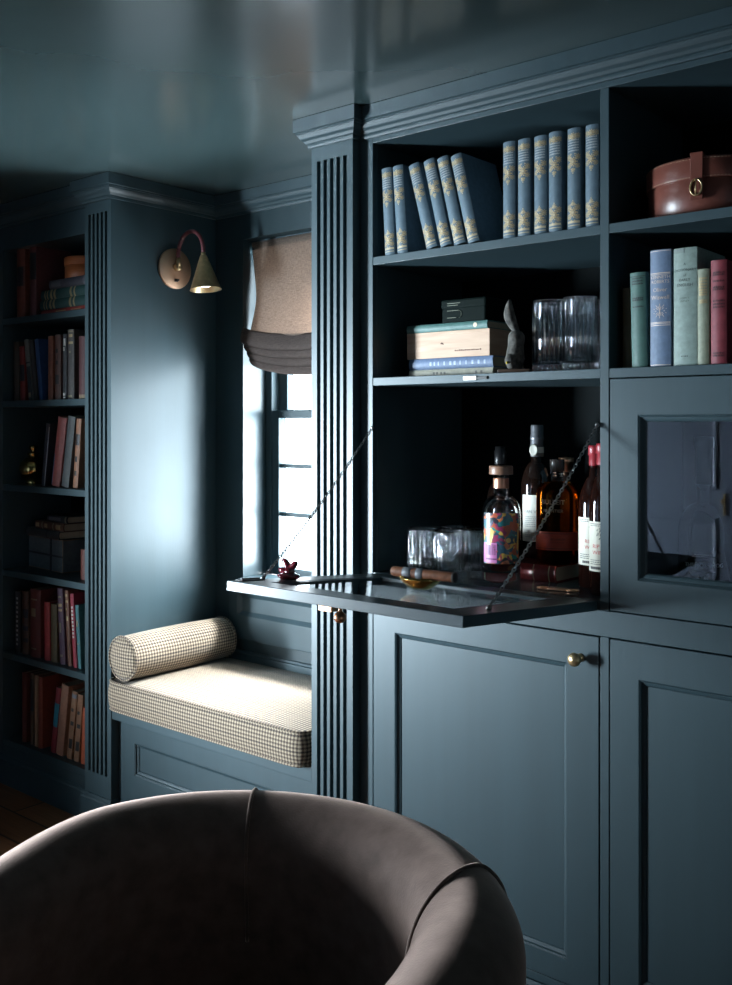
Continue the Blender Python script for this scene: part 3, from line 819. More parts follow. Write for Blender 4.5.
book('green cloth book lying on top of the wooden box', -1.613, SH[1] + .1181, .0205, .254, .145, (.06, .14, .125), .086, 0, 0, True, G2, d_greenflat)
tin = thing('tin_box', 'small dark green tin box with gilt lines on top of the flat stack', 'box', (-1.436, .090, SH[1] + .1388), group=G2)
MB().box(-.067, .067, 0, .10, 0, .040).build('tin_body', mat('green_tin', (.003, .007, .006), .6, spec=.05), tin, bevel=.004)
MB().box(-.069, .069, -.002, .102, .036, .060).build('tin_lid', MATS['green_tin'], tin, bevel=.005)
b = MB()
for z, x0, x1 in ((.012, -.048, -.020), (.030, -.048, -.012), (.0435, -.048, -.015), (.049, -.048, -.008)): b.box(x0, x1, -.0030, -.0020, z, z + .0012)
b.tube([(-.012 + .008 * math.sin(q), -.0025, .021 + .009 * math.cos(q)) for q in [PI * k / 12 for k in range(13)]], .0006, 5)
b.build('gilt_lines', mat('faded_gilt', (.11, .12, .085), .5, .3), tin)

# stone hare ornament
hare = thing('hare_figurine', 'mottled grey stone hare ornament with one tall ear beside the flat stack', 'ornament', (-1.258, .045, SH[1]), (0, 0, R(20)))
stone = mat('mottled_stone', (.075, .069, .060), .8, noise=.85, nscale=70, bump=.8, bscale=160)
MB().box(-.036, .040, -.020, .085, 0, .009).build('base', wood('dark_walnut', (.05, .026, .014), (.09, .05, .03)), hare, bevel=.001)
b = MB()
pr = [(1e-6, .0095), (.016, .0095), (.021, .022), (.023, .036), (.021, .052), (.019, .066), (.0205, .080), (.019, .092), (.012, .101), (1e-6, .104)]
b.lathe(pr, 20, Matrix.Rotation(R(4), 4, 'Y') @ Matrix.Translation((0, 0, 0)), sy=1.2)
b.ball((-.004, -.016, .030), .015, 14, (1, 1.25, 1.15)).ball((-.001, -.028, .016), .009, 12, (1.1, 1, .8)).ball((.012, .010, .086), .013, 12)
o = b.build('body', stone, hare)
rm = o.modifiers.new('fuse', 'REMESH'); rm.mode = 'VOXEL'; rm.voxel_size = .0022; rm.use_smooth_shade = True
v = []; f = []
n = 16
for i in range(n + 1):
    t = i / n
    cx, cz = .006 - .030 * t + .012 * t * t - .006 * math.sin(PI * t), .096 + .082 * t
    wd = .0135 * math.sin(PI * min(1, .12 + .86 * t)) ** .8 + .001
    for k in range(12):
        q = 2 * PI * k / 12
        v.append((cx + wd * math.cos(q), .004 + .0042 * math.sin(q) + (.006 * (math.cos(q) ** 2) if True else 0), cz))
for i in range(n):
    for k in range(12): f.append((i * 12 + k, i * 12 + (k + 1) % 12, (i + 1) * 12 + (k + 1) % 12, (i + 1) * 12 + k))
f += [tuple(range(12)), tuple(n * 12 + k for k in range(12))]
MB().add(v, f, True).build('ear', stone, hare)
MB().ball((-.010, -.0335, .024), .0032, 10).build('eye', mat('amber_eye', (.7, .5, .05), .25), hare)
cb = thing('small_leather_case', 'reddish brown leather case standing behind the stone hare', 'case', (-1.215, .235, SH[1]))
MB().box(-.055, .055, -.03, .05, 0, .068).build('case_body', mat('red_brown_leather', (.13, .045, .028), .42, noise=.2), cb, bevel=.004)
MB().box(-.057, .057, -.032, .052, .068, .094).build('case_lid', MATS['red_brown_leather'], cb, bevel=.005)
MB().box(-.012, .012, -.035, -.0318, .060, .082).build('clasp', brass, cb, bevel=.001)

# leather hat box
hb = thing('hat_box', 'round brown leather hat box with a buckled strap on the top right shelf', 'hat box', (-.826, .165, SH[0]))
lea = mat('hatbox_leather', (.155, .050, .036), .32, noise=.22, nscale=12, bump=.12, bscale=160)
HR = .134
MB().lathe([(1e-6, .0005), (HR - .004, .0005), (HR, .004), (HR, .080), (HR - .002, .083), (1e-6, .083)], 64).build('box_body', lea, hb)
MB().lathe([(1e-6, .076), (HR + .003, .076), (HR + .0035, .078), (HR + .0035, .118), (HR - .001, .122), (HR - .02, .124), (1e-6, .125)], 64).build('lid', lea, hb)
for z in (.0785, .1165):
    b = MB()
    for i in range(120):
        q = 2 * PI * i / 120
        b.box(-.0022, .0022, -.0004, .0006, -.0005, .0005, Matrix.Translation((0, 0, z)) @ Matrix.Rotation(q, 4, 'Z') @ Matrix.Translation((0, -HR - .0036, 0)))
    b.build('stitching', mat('thread', (.45, .30, .2), .7), hb)
def strapm(q): return Matrix.Rotation(q, 4, 'Z') @ Matrix.Translation((0, -HR - .004, 0))
q0 = R(9)
o = MB().box(-.013, .013, -.004, .0, .030, .128, strapm(q0)).box(-.013, .013, -.004, .06, .1255, .129, strapm(q0)).build('strap', lea, hb, bevel=.001)
ring = [strapm(q0) @ Vector((.012 * math.cos(t), -.0065, .055 + .017 * math.sin(t))) for t in [2 * PI * k / 20 for k in range(20)]]
MB().tube(ring, .0022, 8, closed=True).tube([strapm(q0) @ Vector((0, -.0075, .072)), strapm(q0) @ Vector((0, -.010, .040))], .0016, 8).build('buckle', brass, hb)

# ------------------------------------------------------------------ glassware
def tumbler(name, label, group, loc, r, h, n=22, base=.018, wall=.0034):
    o = thing(name, label, 'glass', loc, group=group)
    per = 6
    def rib(i, rr, z):
        if rr > r - .0012 and .003 < z < h * .93: return .0021 * (math.cos(2 * PI * i / per) - .5)
        return 0
    pr = [(1e-6, .0012), (r * .6, .0008), (r - .004, .0), (r - .001, .0016), (r, .0045), (r, .02), (r, h * .5), (r, h * .90), (r, h * .945), (r - .0004, h - .001), (r - .0012, h),
          (r - wall + .0006, h - .0006), (r - wall, h - .003), (r - wall, h * .5), (r - wall - .0003, base + .006), (r - wall - .004, base + .001), (r * .5, base), (1e-6, base)]
    MB().lathe(pr, n * per, rib=rib).build('glass_body', glass('crystal', (.98, .99, 1), .035, 1.62), o)
    return o
H0 = tumbler('highball_glass', 'tall ribbed highball glass standing nearest the stone hare', 'tall ribbed glasses on the middle shelf', (-1.184, .085, SH[1]), .0405, .172)
for x, y, l in ((-1.099, .078, 'tall ribbed highball glass in front against the center stile'), (-1.140, .165, 'tall ribbed highball glass standing behind, between the two front ones'),
                (-1.055, .165, 'tall ribbed highball glass in back, half hidden by the stile')):
    o = copy_tree(H0, l); o.location = (x, y, SH[1])
T0 = tumbler('tumbler', 'short ribbed tumbler left of the others, right behind the cigar', 'short ribbed tumblers on the bar shelf', (-1.537, .060, SH[2]), .042, .121)
for x, y, l in ((-1.450, .052, 'short ribbed tumbler in the middle of the front of the group'), (-1.405, .120, 'short ribbed tumbler standing closest to the bottle with the bright label'),
                (-1.498, .140, 'short ribbed tumbler at the back, behind the middle one')):
    o = copy_tree(T0, l); o.location = (x, y, SH[2])

# ------------------------------------------------------------------ bottles
def label_patch(r, a0, a1, z0, z1, off=.0005, sy=1., n=24):
    b = MB(); v = []; f = []
    for i in range(n + 1):
        a = R(-90) + R(a0 + (a1 - a0) * i / n)
        for z in (z0, z1): v.append(((r + off) * math.cos(a), (r + off) * math.sin(a) * sy, z))
    f = [(2 * i, 2 * i + 2, 2 * i + 3, 2 * i + 1) for i in range(n)]
    b.add(v, f, True); b.nn = n
    return b
def label_uv(o, n):
    uv = o.data.uv_layers.new(name='UVMap')
    for p in o.data.polygons:
        for li in p.loop_indices:
            i = o.data.loops[li].vertex_index
            uv.data[li].uv = ((i // 2) / n, i % 2)
def wrap(r, off=.001, sy=1., a0=0.):
    return lambda x, z: ((r + off) * math.cos(R(-90) + R(a0) + x / r), (r + off) * math.sin(R(-90) + R(a0) + x / r) * sy, z)
def btext(b, s, size, z, r, off=.001, sy=1., a0=0., mi=0):
    w = wrap(r, off, sy, a0)
    v, f = text_mesh(s, size, lambda a, c: w(a, z + c)); b.add(v, f, False, mi)
def inner(prof, t, z0):
    return [(max(1e-6, r - t), max(z, z0)) for r, z in prof]
amber = glass('amber_liquid', (.80, .30, .06), 0, 1.36)
dark_glass = mat('dark_bottle_glass', (.007, .0035, .0025), .05, spec=.7)
GB = 'bottles on the bar shelf'
def facing(x, y): return math.atan2(0 - x, y + 2.0)
def shoulder(r, z0, z1, rn, n=10, k=1.):
    return [(rn + (r - rn) * math.cos(PI / 2 * t / n) ** k, z0 + (z1 - z0) * math.sin(PI / 2 * t / n)) for t in range(n + 1)]

# clear bottle with the bright label
bx, by = -1.331, .103
bA = thing('liquor_bottle', 'clear round bottle with a colourful printed label, cork stopper and copper neck band', 'bottle', (bx, by, SH[2]), (0, 0, facing(bx, by)), GB)
rA = .0485
bA.scale = (1, 1, 1.07)
outA = [(1e-6, .003), (rA * .8, .001), (rA - .004, .0), (rA, .006), (rA, .150)] + shoulder(rA, .150, .198, .0185) + [(.0175, .215), (.0175, .238), (.019, .240), (.019, .246), (.0125, .246)]
MB().lathe(outA + [(.0125, .200)] + [(max(.0125, r - .0042), z) for r, z in reversed(shoulder(rA, .146, .192, .0167))] + [(rA - .0042, .03), (rA - .010, .0225), (1e-6, .0225)], 48).build('glass_body', glass('bottle_glass', (.985, .985, .99)), bA)
MB().lathe([(1e-6, .0235), (rA - .012, .0235), (rA - .0048, .031), (rA - .0048, .112), (1e-6, .112)], 48).build('liquor', glass('copper_liquor', (.85, .40, .18), 0, 1.36), bA)
o = label_patch(rA, -58, 60, .044, .160).build('label', art_label(), bA); label_uv(o, 24)
o = label_patch(rA, -58, -12, .046, .092, .0009).build('pink_panel', mat('pink_print', (.55, .17, .40), .4), bA)
b = MB(); wq = wrap(rA, .0012)
for i in range(11):
    x0 = -.040 + i * .0026; wd = random.choice((.0008, .0012, .0018))
    b.add([wq(x0, .064), wq(x0 + wd, .064), wq(x0 + wd, .088), wq(x0, .088)], [(0, 1, 2, 3)])
for i in range(9):
    x0 = -.040 + i * .0033; b.add([wq(x0, .053), wq(x0 + .0024, .053), wq(x0 + .0024, .0565), wq(x0, .0565)], [(0, 1, 2, 3)])
b.build('bar_code', mat('purple_ink', (.12, .03, .12), .5), bA)
b = MB()
cx, cz = .018, .098
for a in range(9):                                    # pale rays and an orange sun disc
    q = R(150 + a * 9); 
    b.add([wq(cx + .007 * math.cos(q - .06), cz + .007 * math.sin(q - .06)), wq(cx + .007 * math.cos(q + .06), cz + .007 * math.sin(q + .06)), wq(cx + .040 * math.cos(q + .045), cz + .040 * math.sin(q + .045)), wq(cx + .040 * math.cos(q - .045), cz + .040 * math.sin(q - .045))], [(0, 1, 2, 3)], mi=a % 2)
b.add([wq(cx + .006 * math.cos(2 * PI * k / 14), cz + .006 * math.sin(2 * PI * k / 14)) for k in range(14)], [tuple(range(14))], mi=2)
b.add([wq(-.038, .090), wq(-.027, .084), wq(-.020, .104), wq(-.017, .118), wq(-.024, .121), wq(-.031, .106)], [(0, 1, 2, 3, 4, 5)], mi=2)
b.add([wq(.030, .098), wq(.048, .070), wq(.050, .125)], [(0, 1, 2)], mi=2)
b.build('printed_sunburst', [mat('rust_print', (.45, .10, .05), .4), mat('dusk_print', (.22, .10, .08), .4), mat('yellow_print', (.72, .46, .12), .4)], bA)
MB().lathe([(.0186, .2150), (.0192, .2155)] + [(.0192 + (.0006 if k % 2 else 0), .2165 + k * .0022) for k in range(10)] + [(.0186, .2385), (.0178, .2385), (.0178, .2150)], 32, closed=True).build('neck_band', mat('rose_copper', (.55, .26, .17), .35, .8), bA)
MB().lathe([(1e-6, .225), (.0120, .225), (.0120, .2465), (.0290, .2470), (.0295, .249), (.0295, .264), (.0285, .2665), (1e-6, .2668)], 40).build('stopper', mat('walnut_stopper', (.23, .12, .075), .4, noise=.25), bA)

# dark bottle behind it: only the black cap and neck show
bx, by = -1.427, .250
bD = thing('liquor_bottle', 'dark bottle with a black cap, behind the bottle with the bright label', 'bottle', (bx, by, SH[2]), group=GB)
MB().lathe([(1e-6, 0), (.034, 0), (.036, .003), (.036, .18)] + shoulder(.036, .18, .235, .014) + [(.0135, .295), (1e-6, .295)], 32).build('glass_body', dark_glass, bD)
MB().lathe([(.0155, .283), (.016, .284), (.016, .318), (.0135, .319), (.0135, .329), (1e-6, .330)], 28).build('cap', M_black(), bD)

# tall dark bottle with pale label and wax seal
bx, by = -1.331, .278
bB = thing('liquor_bottle', 'tall dark bottle with a white label and a wax seal on its grey neck', 'bottle', (bx, by, SH[2] + .0403), (0, 0, facing(bx, by)), GB)
rB = .042
MB().lathe([(1e-6, .002), (rB - .004, 0), (rB, .005), (rB, .175)] + shoulder(rB, .175, .250, .0165, k=1.3) + [(.0155, .285), (1e-6, .285)], 40).build('glass_body', dark_glass, bB)
MB().lathe([(.0165, .264), (.0170, .265), (.0165, .307), (.0178, .309), (.0178, .315), (.0165, .317), (.0165, .344), (.0150, .347), (1e-6, .347)], 32).build('neck_foil', mat('pewter_foil', (.16, .165, .18), .35, .6), bB)
o = label_patch(rB, -60, 62, .045, .165).build('label', mat('cream_paper', (.62, .60, .53), .6), bB)
b = MB()
btext(b, 'VAN WINKLE', .0125, .118, rB)
for z in (.108, .103, .098, .093, .088, .083, .066, .061, .056):
    x0 = -.032
    while x0 < .034:
        d = random.uniform(.002, .005); wv = wrap(rB, .001); b.add([wv(x0, z), wv(x0 + d, z), wv(x0 + d, z + .0018), wv(x0, z + .0018)], [(0, 1, 2, 3)]); x0 += d + .0012
b.build('label_print', mat('grey_print', (.25, .25, .24), .6), bB)
M = Matrix.Rotation(R(-28), 4, 'Z') @ Matrix.Translation((0, -.0165, .281)) @ Matrix.Rotation(R(90), 4, 'X')
MB().lathe([(1e-6, -.001), (.0115, -.001), (.0128, .002), (.0108, .0045), (.0085, .0035), (1e-6, .004)], 22, M, sy=1.25).build('wax_seal', mat('pale_wax', (.30, .29, .24), .5), bB)
o = label_patch(.0170, -10, 110, .274, .289, .0006).build('neck_tag', MATS['cream_paper'], bB)

# bottle with a copper cap, behind
bx, by = -1.258, .302
bC = thing('liquor_bottle', 'dark bottle with a copper cap peeking out behind the amber bottle', 'bottle', (bx, by, SH[2] + .0403), group=GB)
MB().lathe([(1e-6, 0), (.023, 0), (.025, .003), (.025, .16)] + shoulder(.025, .16, .205, .0125) + [(.012, .238), (1e-6, .238)], 32).build('glass_body', dark_glass, bC)
MB().lathe([(.0145, .225), (.015, .226), (.015, .246), (.020, .247), (.020, .262), (1e-6, .264)], 28).build('cap', M_copper(), bC)

# leather bound book that carries the amber bottle
def d_bar(g, sp, w, h):
    b = MB()
    for z in (.10, .32, .62, .88): band(b, sp, z * h, (z + .018) * h)
    g['gilt_bands'] = (b, [gilt])
bk = book('thick dark red leather book lying under the amber bottle', -1.378, SH[2], .0400, .172, .163, (.17, .022, .018), .163, 0, -2, True, None, d_bar, rough=.25)
bx, by = -1.232, .207
bE = thing('liquor_bottle', 'broad amber whiskey bottle with a red label standing on the leather book', 'bottle', (bx, by, SH[2] + .0403), (0, 0, facing(bx, by) * .8), GB)
rE = .052; SY = .68
outE = [(1e-6, .003), (rE - .006, 0), (rE, .006), (rE, .168)] + shoulder(rE, .168, .205, .0165, 12, .8)[:-1]
k_ = len(outE)
b = MB().lathe(outE + [(.0165, .205), (.0160, .2055), (1e-6, .2055)], 56, sy=SY)
b.build('glass_body', glass('amber_bottle', (.95, .44, .09), 0, 1.42), bE)
MB().lathe([(1e-6, .2057), (.0150, .2057), (.0150, .224), (.0175, .225), (.0175, .229), (.0120, .230), (1e-6, .230)], 32).build('neck', glass('bottle_glass', (.985, .985, .99)), bE)
MB().lathe([(1e-6, .2302), (.0178, .2302), (.0185, .231), (.0185, .259), (.0178, .2605), (1e-6, .261)], 36).build('cap', mat('smoky_cap', (.05, .04, .035), .18, spec=.8), bE)
o = label_patch(rE, -88, 80, .036, .082, .0006, SY, 36).build('label', mat('red_orange_label', (.38, .045, .018), .45), bE)
b = MB(); btext(b, 'BOURBON', .0075, .061, rE, .0013, SY, 6); btext(b, 'FRONTIER WHISKEY', .0036, .0545, rE, .0013, SY, 6)
wv = wrap(rE, .0012, SY)
for z in (.077, .040): b.add([wv(-.06 + i * .005, z + e) for i in range(25) for e in (0, .0012)], [(2 * i, 2 * i + 2, 2 * i + 3, 2 * i + 1) for i in range(24)])
b.build('label_print', mat('black_print', (.03, .01, .01), .5), bE)
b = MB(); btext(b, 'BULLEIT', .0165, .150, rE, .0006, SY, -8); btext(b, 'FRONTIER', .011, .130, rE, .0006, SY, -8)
o = b.build('embossed_letters', mat('raised_letters_glint', (.30, .22, .17), .15, spec=1.), bE)  # opaque pale colour paints in the highlight on the embossed glass
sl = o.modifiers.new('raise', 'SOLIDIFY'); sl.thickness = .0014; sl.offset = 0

# two bottles with red necks at the right
def rye(label, x, y, h, r, red, txt):
    o = thing('liquor_bottle', label, 'bottle', (x, y, SH[2]), (0, 0, facing(x, y) * .9), GB)
    k = h / .345
    MB().lathe([(1e-6, .003), (r - .004, 0), (r, .005), (r, .190 * k)] + shoulder(r, .190 * k, .270 * k, .0135, 12, 1.6) + [(.0125, .300 * k), (1e-6, .300 * k)], 40).build('glass_body', mat('red_brown_glass', (.010, .003, .002), .05, spec=.7), o)
    MB().lathe([(.0138, .296 * k), (.0142, .297 * k), (.0138, .32 * k), (.0158, .322 * k), (.0158, .340 * k), (.0145, h), (1e-6, h)], 32).build('neck_foil', mat('red_foil', (.26, .018, .026), .38), o)
    label_patch(r, -75, 75, .055, .168).build('label', mat('ivory_paper', (.70, .66, .55), .6), o)
    b = MB()
    for t, s, z in txt: btext(b, t, s, z, r)
    b.build('red_lettering', mat('red_print', (.50, .03, .02), .5), o)
    b = MB(); wv = wrap(r, .001)
    for z in (.162, .158, .080, .0755, .071):
        x0 = -r
        while x0 < r: d = random.uniform(.002, .005); b.add([wv(x0, z), wv(x0 + d, z), wv(x0 + d, z + .0016), wv(x0, z + .0016)], [(0, 1, 2, 3)]); x0 += d + .0012
    for i in range(26):
        x0 = random.gauss(0, .008); z = random.uniform(.124, .152); L = random.uniform(.003, .008)
        b.add([wv(x0, z), wv(x0 + .0012, z), wv(x0 + .003, z + L), wv(x0 + .0018, z + L)], [(0, 1, 2, 3)])
    b.box(-.001, .001, -r - .0008, -r - .0006, .06, .0605)
    for i in range(12): b.add([wv(-.03 + i * .005, .060), wv(-.03 + i * .005 + .0048, .060), wv(-.03 + i * .005 + .0048, .066), wv(-.03 + i * .005, .066)], [(0, 1, 2, 3)])
    b.build('label_print', mat('dark_print', (.06, .05, .045), .5), o)
    return o
rye('dark bottle with red neck foil and ivory label in front, beside the center stile', -1.0435, .080, .345, .0305, True, (('RIP VAN', .0125, .108), ('WINKLE', .0125, .094)))
rye('dark bottle with an ivory label behind the front red necked bottle', -1.107, .165, .338, .0385, True, (('RIP VAN', .0125, .108), ('WINKLE', .0125, .094)))

# copper scraps on the bar shelf
cs = thing('cigar_cutter', 'small coppery cigar cutter lying on the bar shelf by the red necked bottles', 'cigar cutter', (-1.148, .060, SH[2] + .0003), (0, 0, R(8)))
MB().tube([(-.036 + .014 * math.cos(q), .011 * math.sin(q), .003) for q in [2 * PI * k / 20 for k in range(20)]], .0024, 8, closed=True).build('finger_loop', M_copper(), cs)
MB().tube([(.036 + .014 * math.cos(q), .011 * math.sin(q), .003) for q in [2 * PI * k / 20 for k in range(20)]], .0024, 8, closed=True).build('finger_loop', M_copper(), cs)
MB().box(-.022, .022, -.010, .010, .001, .006).build('body', M_copper(), cs, bevel=.001)

# inside the glass door: a dark bottle with pale lettering and a small steel dish
bx, by = -.842, .165
bG = thing('liquor_bottle', 'dark lettered bottle seen through the glass cabinet door', 'bottle', (bx, by, SH[2]), (0, 0, facing(bx, by)))
rG = .055
MB().lathe([(1e-6, .003), (rG - .004, 0), (rG, .005), (rG, .150)] + shoulder(rG, .150, .215, .016, 12, 1.2) + [(.0155, .27), (1e-6, .27)], 40).build('glass_body', dark_glass, bG)
MB().lathe([(.0170, .255), (.0180, .256), (.0180, .335), (.021, .338), (.021, .36), (1e-6, .362)], 28).build('stopper', mat('gunmetal', (.08, .08, .085), .35, .8), bG)
b = MB(); btext(b, 'THE BOSS HOG', .0125, .078, rG, .0006); btext(b, 'VIII', .014, .050, rG, .0006)
for z, s0 in ((.105, .02), (.100, .026), (.068, .024)):
    wv = wrap(rG, .0006); b.add([wv(-s0 + i * s0 / 8, z + e) for i in range(17) for e in (0, .0007)], [(2 * i, 2 * i + 2, 2 * i + 3, 2 * i + 1) for i in range(16)])
b.build('lettering', mat('silver_print', (.85, .84, .80), .5, .0), bG)
ds = thing('small_dish', 'small steel dish behind the glass door at the right edge', 'dish', (-.702, .085, SH[2]))
MB().lathe([(1e-6, .001), (.022, 0), (.024, .004), (.036, .018), (.0385, .026), (.037, .026), (.034, .019), (.022, .006), (1e-6, .005)], 40).build('dish_bowl', mat('polished_steel', (.62, .61, .6), .22, 1), ds)

# ------------------------------------------------------------------ on the drop front
p = on_flap(-1.340, -.222, .0004)
at = thing('ashtray', 'shallow brass ashtray on the glass of the drop front', 'ashtray', p, FROT)
MB().lathe([(1e-6, .0), (.022, .0), (.032, .005), (.044, .015), (.050, .021), (.0505, .0235), (.047, .0235), (.042, .0175), (.030, .0080), (1e-6, .005)], 48, sy=.8).build('tray', mat('gold_brass', (.62, .40, .13), .2, 1), at)
for sx in (-1, 1): MB().box(-.010, .010, -.004, .004, -.001, .004, Matrix.Translation((sx * .034, -.026, .0235)) @ Matrix.Rotation(R(sx * 35), 4, 'Z')).build('cigar_rest', MATS['gold_brass'], at, bevel=.001)
cg = thing('cigar', 'brown cigar with two silver bands lying across the brass ashtray', 'cigar', on_flap(-1.322, -.232, .0358), (R(0) + FROT.x, R(1.0), R(8)))
leaf = mat('tobacco_leaf', (.22, .085, .042), .55, noise=.3, nscale=60, bump=.5, bscale=120)
Rc = .0112
CM = Matrix.Rotation(R(90), 4, 'Y')
prf = [(1e-6, -.082), (Rc * .6, -.0815), (Rc * .93, -.078), (Rc, -.07), (Rc * 1.02, 0), (Rc * 1.0, .078), (Rc * .95, .0795)]
MB().lathe(prf + [(1e-6, .0795)], 24, CM).build('wrapper', leaf, cg)
for x0, x1 in ((-.050, -.028), (-.016, .002)): MB().lathe([(Rc + .0004, x0), (Rc + .0009, x0 + .0004), (Rc + .0009, x1 - .0004), (Rc + .0004, x1)], 24, CM).build('band', mat('silver_band', (.20, .21, .23), .5, .2), cg)
MB().lathe([(Rc * 1.03, .0745), (Rc * 1.04, .080), (Rc * .5, .0815), (1e-6, .0815)], 24, CM).build('charred_tip', mat('char', (.02, .016, .014), .8), cg)
orn = thing('glazed_ornament', 'small dark red glazed ornament with upturned lobes at the window end of the drop front', 'ornament', on_flap(-1.606, -.370, .0004), FROT)
red = mat('oxblood_glaze', (.14, .012, .022), .1, spec=.7, coat=.8)
MB().lathe([(1e-6, 0), (.018, 0), (.026, .006), (.027, .010), (.022, .013), (.012, .017), (1e-6, .018)], 32).build('saucer', red, orn)
b = MB()
b.tube([(0, 0, .010), (.000, 0, .022), (-.006, 0, .032), (-.014, 0, .041), (-.021, 0, .044)], [.011, .010, .0085, .0075, .005], 12).tube([(0, 0, .018), (.008, .002, .030), (.016, .002, .037), (.021, .002, .0405)], [.010, .0085, .0075, .005], 12)
b.tube([(-.002, -.004, .016), (-.016, -.007, .021), (-.024, -.008, .021)], [.008, .007, .004], 12).ball((.002, 0, .018), .0125, 14)
o = b.build('lobes', red, orn); rm = o.modifiers.new('fuse', 'REMESH'); rm.mode = 'VOXEL'; rm.voxel_size = .0012; rm.use_smooth_shade = True

# ------------------------------------------------------------------ the left bookcase's contents
def lx(q, y=.03):
    r = (q - 366) / 990
    return (y + 2) * (-.6441 + .7649 * r) / (.7649 + .6441 * r)
def lbook(shelf, u0, u1, top, col, label, deco=None, lean=0, y=.03, d=.15, top_u=None, rough=.6):
    """spine edges u0,u1 at the foot, height in metres"""
    x0, x1 = lx(u0, y), lx(u1, y)
    return book(label, (x0 + x1) / 2, LS[shelf], max(.008, (x1 - x0) * .94), top, d, col, y, lean, 0, False, 'old books on shelf %s of the left bookcase' % ('one two three four five six'.split()[shelf]), deco, rough=rough)
K = M_ink(); GI = M_gilt()
blk = mat('black_label', (.012, .012, .014), .5); dgi = mat('dull_gilt', (.26, .23, .15), .45, .4); wht = mat('white_stamp', (.6, .58, .53), .5)
# shelf one
lbook(0, 16.5, 25.5, .262, (.17, .050, .030), 'rust red book with a black label at the left of the top bookcase shelf', bars([(.46, .74, blk)]))
lbook(0, 29.5, 36.5, .265, (.13, .042, .042), 'maroon book with a long black label next to the rust red one', bars([(.52, .90, blk)]))
GS = 'books lying flat on the top shelf of the left bookcase'
def fl(shelf, u0, w, z, h, d, col, label, deco, y=.03, rough=.5):
    return book(label, lx(u0, y), LS[shelf] + z, w, h, d, col, y, 0, 0, True, GS if shelf == 0 else 'books lying flat on shelf four of the left bookcase', deco, rough=rough)
Z0 = lx(42); FLEN = BX1 - .004 - Z0
fl(0, 42, .018, 0, FLEN, .16, (.27, .035, .030), 'thin red book at the bottom of the flat pile on the top bookcase shelf', bars([(.2, .205, dgi, -.3, .3), (.3, .5, GI, -.15, .2), (.6, .8, GI, -.1, .2)]), .032)
gb = bars([(.08, .10, GI), (.13, .15, GI), (.20, .24, GI), (.27, .31, GI), (.60, .64, GI), (.68, .71, GI), (.93, .96, GI)])
fl(0, 41, .036, .0182, FLEN - .004, .16, (.020, .060, .058), 'green gilt banded book directly on the thin red one', gb)
fl(0, 42, .036, .0544, FLEN - .008, .16, (.020, .062, .060), 'green gilt banded book second from the top of the flat pile', gb)
fl(0, 50, .033, .0906, .25, .15, (.050, .048, .062), 'dark grey blue book on top of the flat pile under the orange box', bars([(.06, .3, mat('grey_dots', (.10, .10, .12), .6), -.6, .6), (.85, .9, mat('grey_dots', (.10, .10, .12), .6))]))
ob = thing('round_box', 'round orange brown leather box standing on the flat books of the left bookcase', 'box', (-3.118, .118, LS[0] + .1240))
ol = wood('orange_leather', (.34, .095, .030), (.48, .15, .05), (3, 3, 60), .4)
MB().lathe([(1e-6, .0002), (.078, .0002), (.080, .002), (.080, .052), (1e-6, .052)], 48).build('box_body', ol, ob)
MB().lathe([(1e-6, .050), (.082, .050), (.0825, .052), (.0825, .076), (.080, .079), (1e-6, .080)], 48).build('lid', ol, ob)
# shelf two
lbook(1, 14, 19.5, .225, (.050, .036, .025), 'dark brown book at the left end of the second bookcase shelf', None, -1.5)
lbook(1, 20.3, 25.3, .205, (.21, .028, .022), 'red book with a black middle band beside the tied grey book', bars([(.36, .66, blk)]), -2)
lbook(1, 28.6, 33.0, .230, (.15, .155, .135), 'grey book with a pale upper half tied with a dark ribbon', bars([(0, .55, mat('slate_cover', (.030, .038, .040), .6)), (.60, .625, blk), (.04, .12, mat('tan_stain', (.30, .22, .14), .7), -.6, .6)]), -8)
lbook(1, 33.7, 37.7, .224, (.045, .042, .040), 'dark grey book between the tied grey book and the blue book', None, -8)
lbook(1, 39.2, 43.0, .228, (.030, .075, .20), 'bright blue book leaning left on the second bookcase shelf', None, -8)
lbook(1, 48, 53, .234, (.22, .075, .048), 'plain rust coloured book standing upright after the gap', None)
lbook(1, 55, 61, .236, (.115, .055, .045), 'brown book with dark labels on the second bookcase shelf', bars([(.24, .38, blk, -.7, .6), (.54, .60, blk, -.5, .4), (.72, .78, blk, -.5, .4)]))
lbook(1, 62.8, 66.8, .236, (.050, .050, .058), 'slim dark book with white lettering on the second bookcase shelf', bars([(.74, .80, wht, -.6, .3), (.82, .93, wht, -.2, .7), (.02, .04, wht, -.7, .7), (.06, .10, wht, -.6, .6)]))
lbook(1, 67.6, 74.4, .250, (.085, .076, .074), 'tall grey book with gilt spots on the second bookcase shelf', bars([(.96, .985, dgi, -.8, .8), (.89, .93, GI, -.2, .7), (.79, .825, GI, -.5, .8), (.66, .69, dgi, -.2, .3), (.03, .06, dgi, -.6, .6)]))
lbook(1, 78.8, 85.5, .222, (.085, .026, .030), 'dark maroon book half hidden by the stile on the second bookcase shelf', bars([(0, .07, mat('tan_stain', (.30, .22, .14), .7))]))
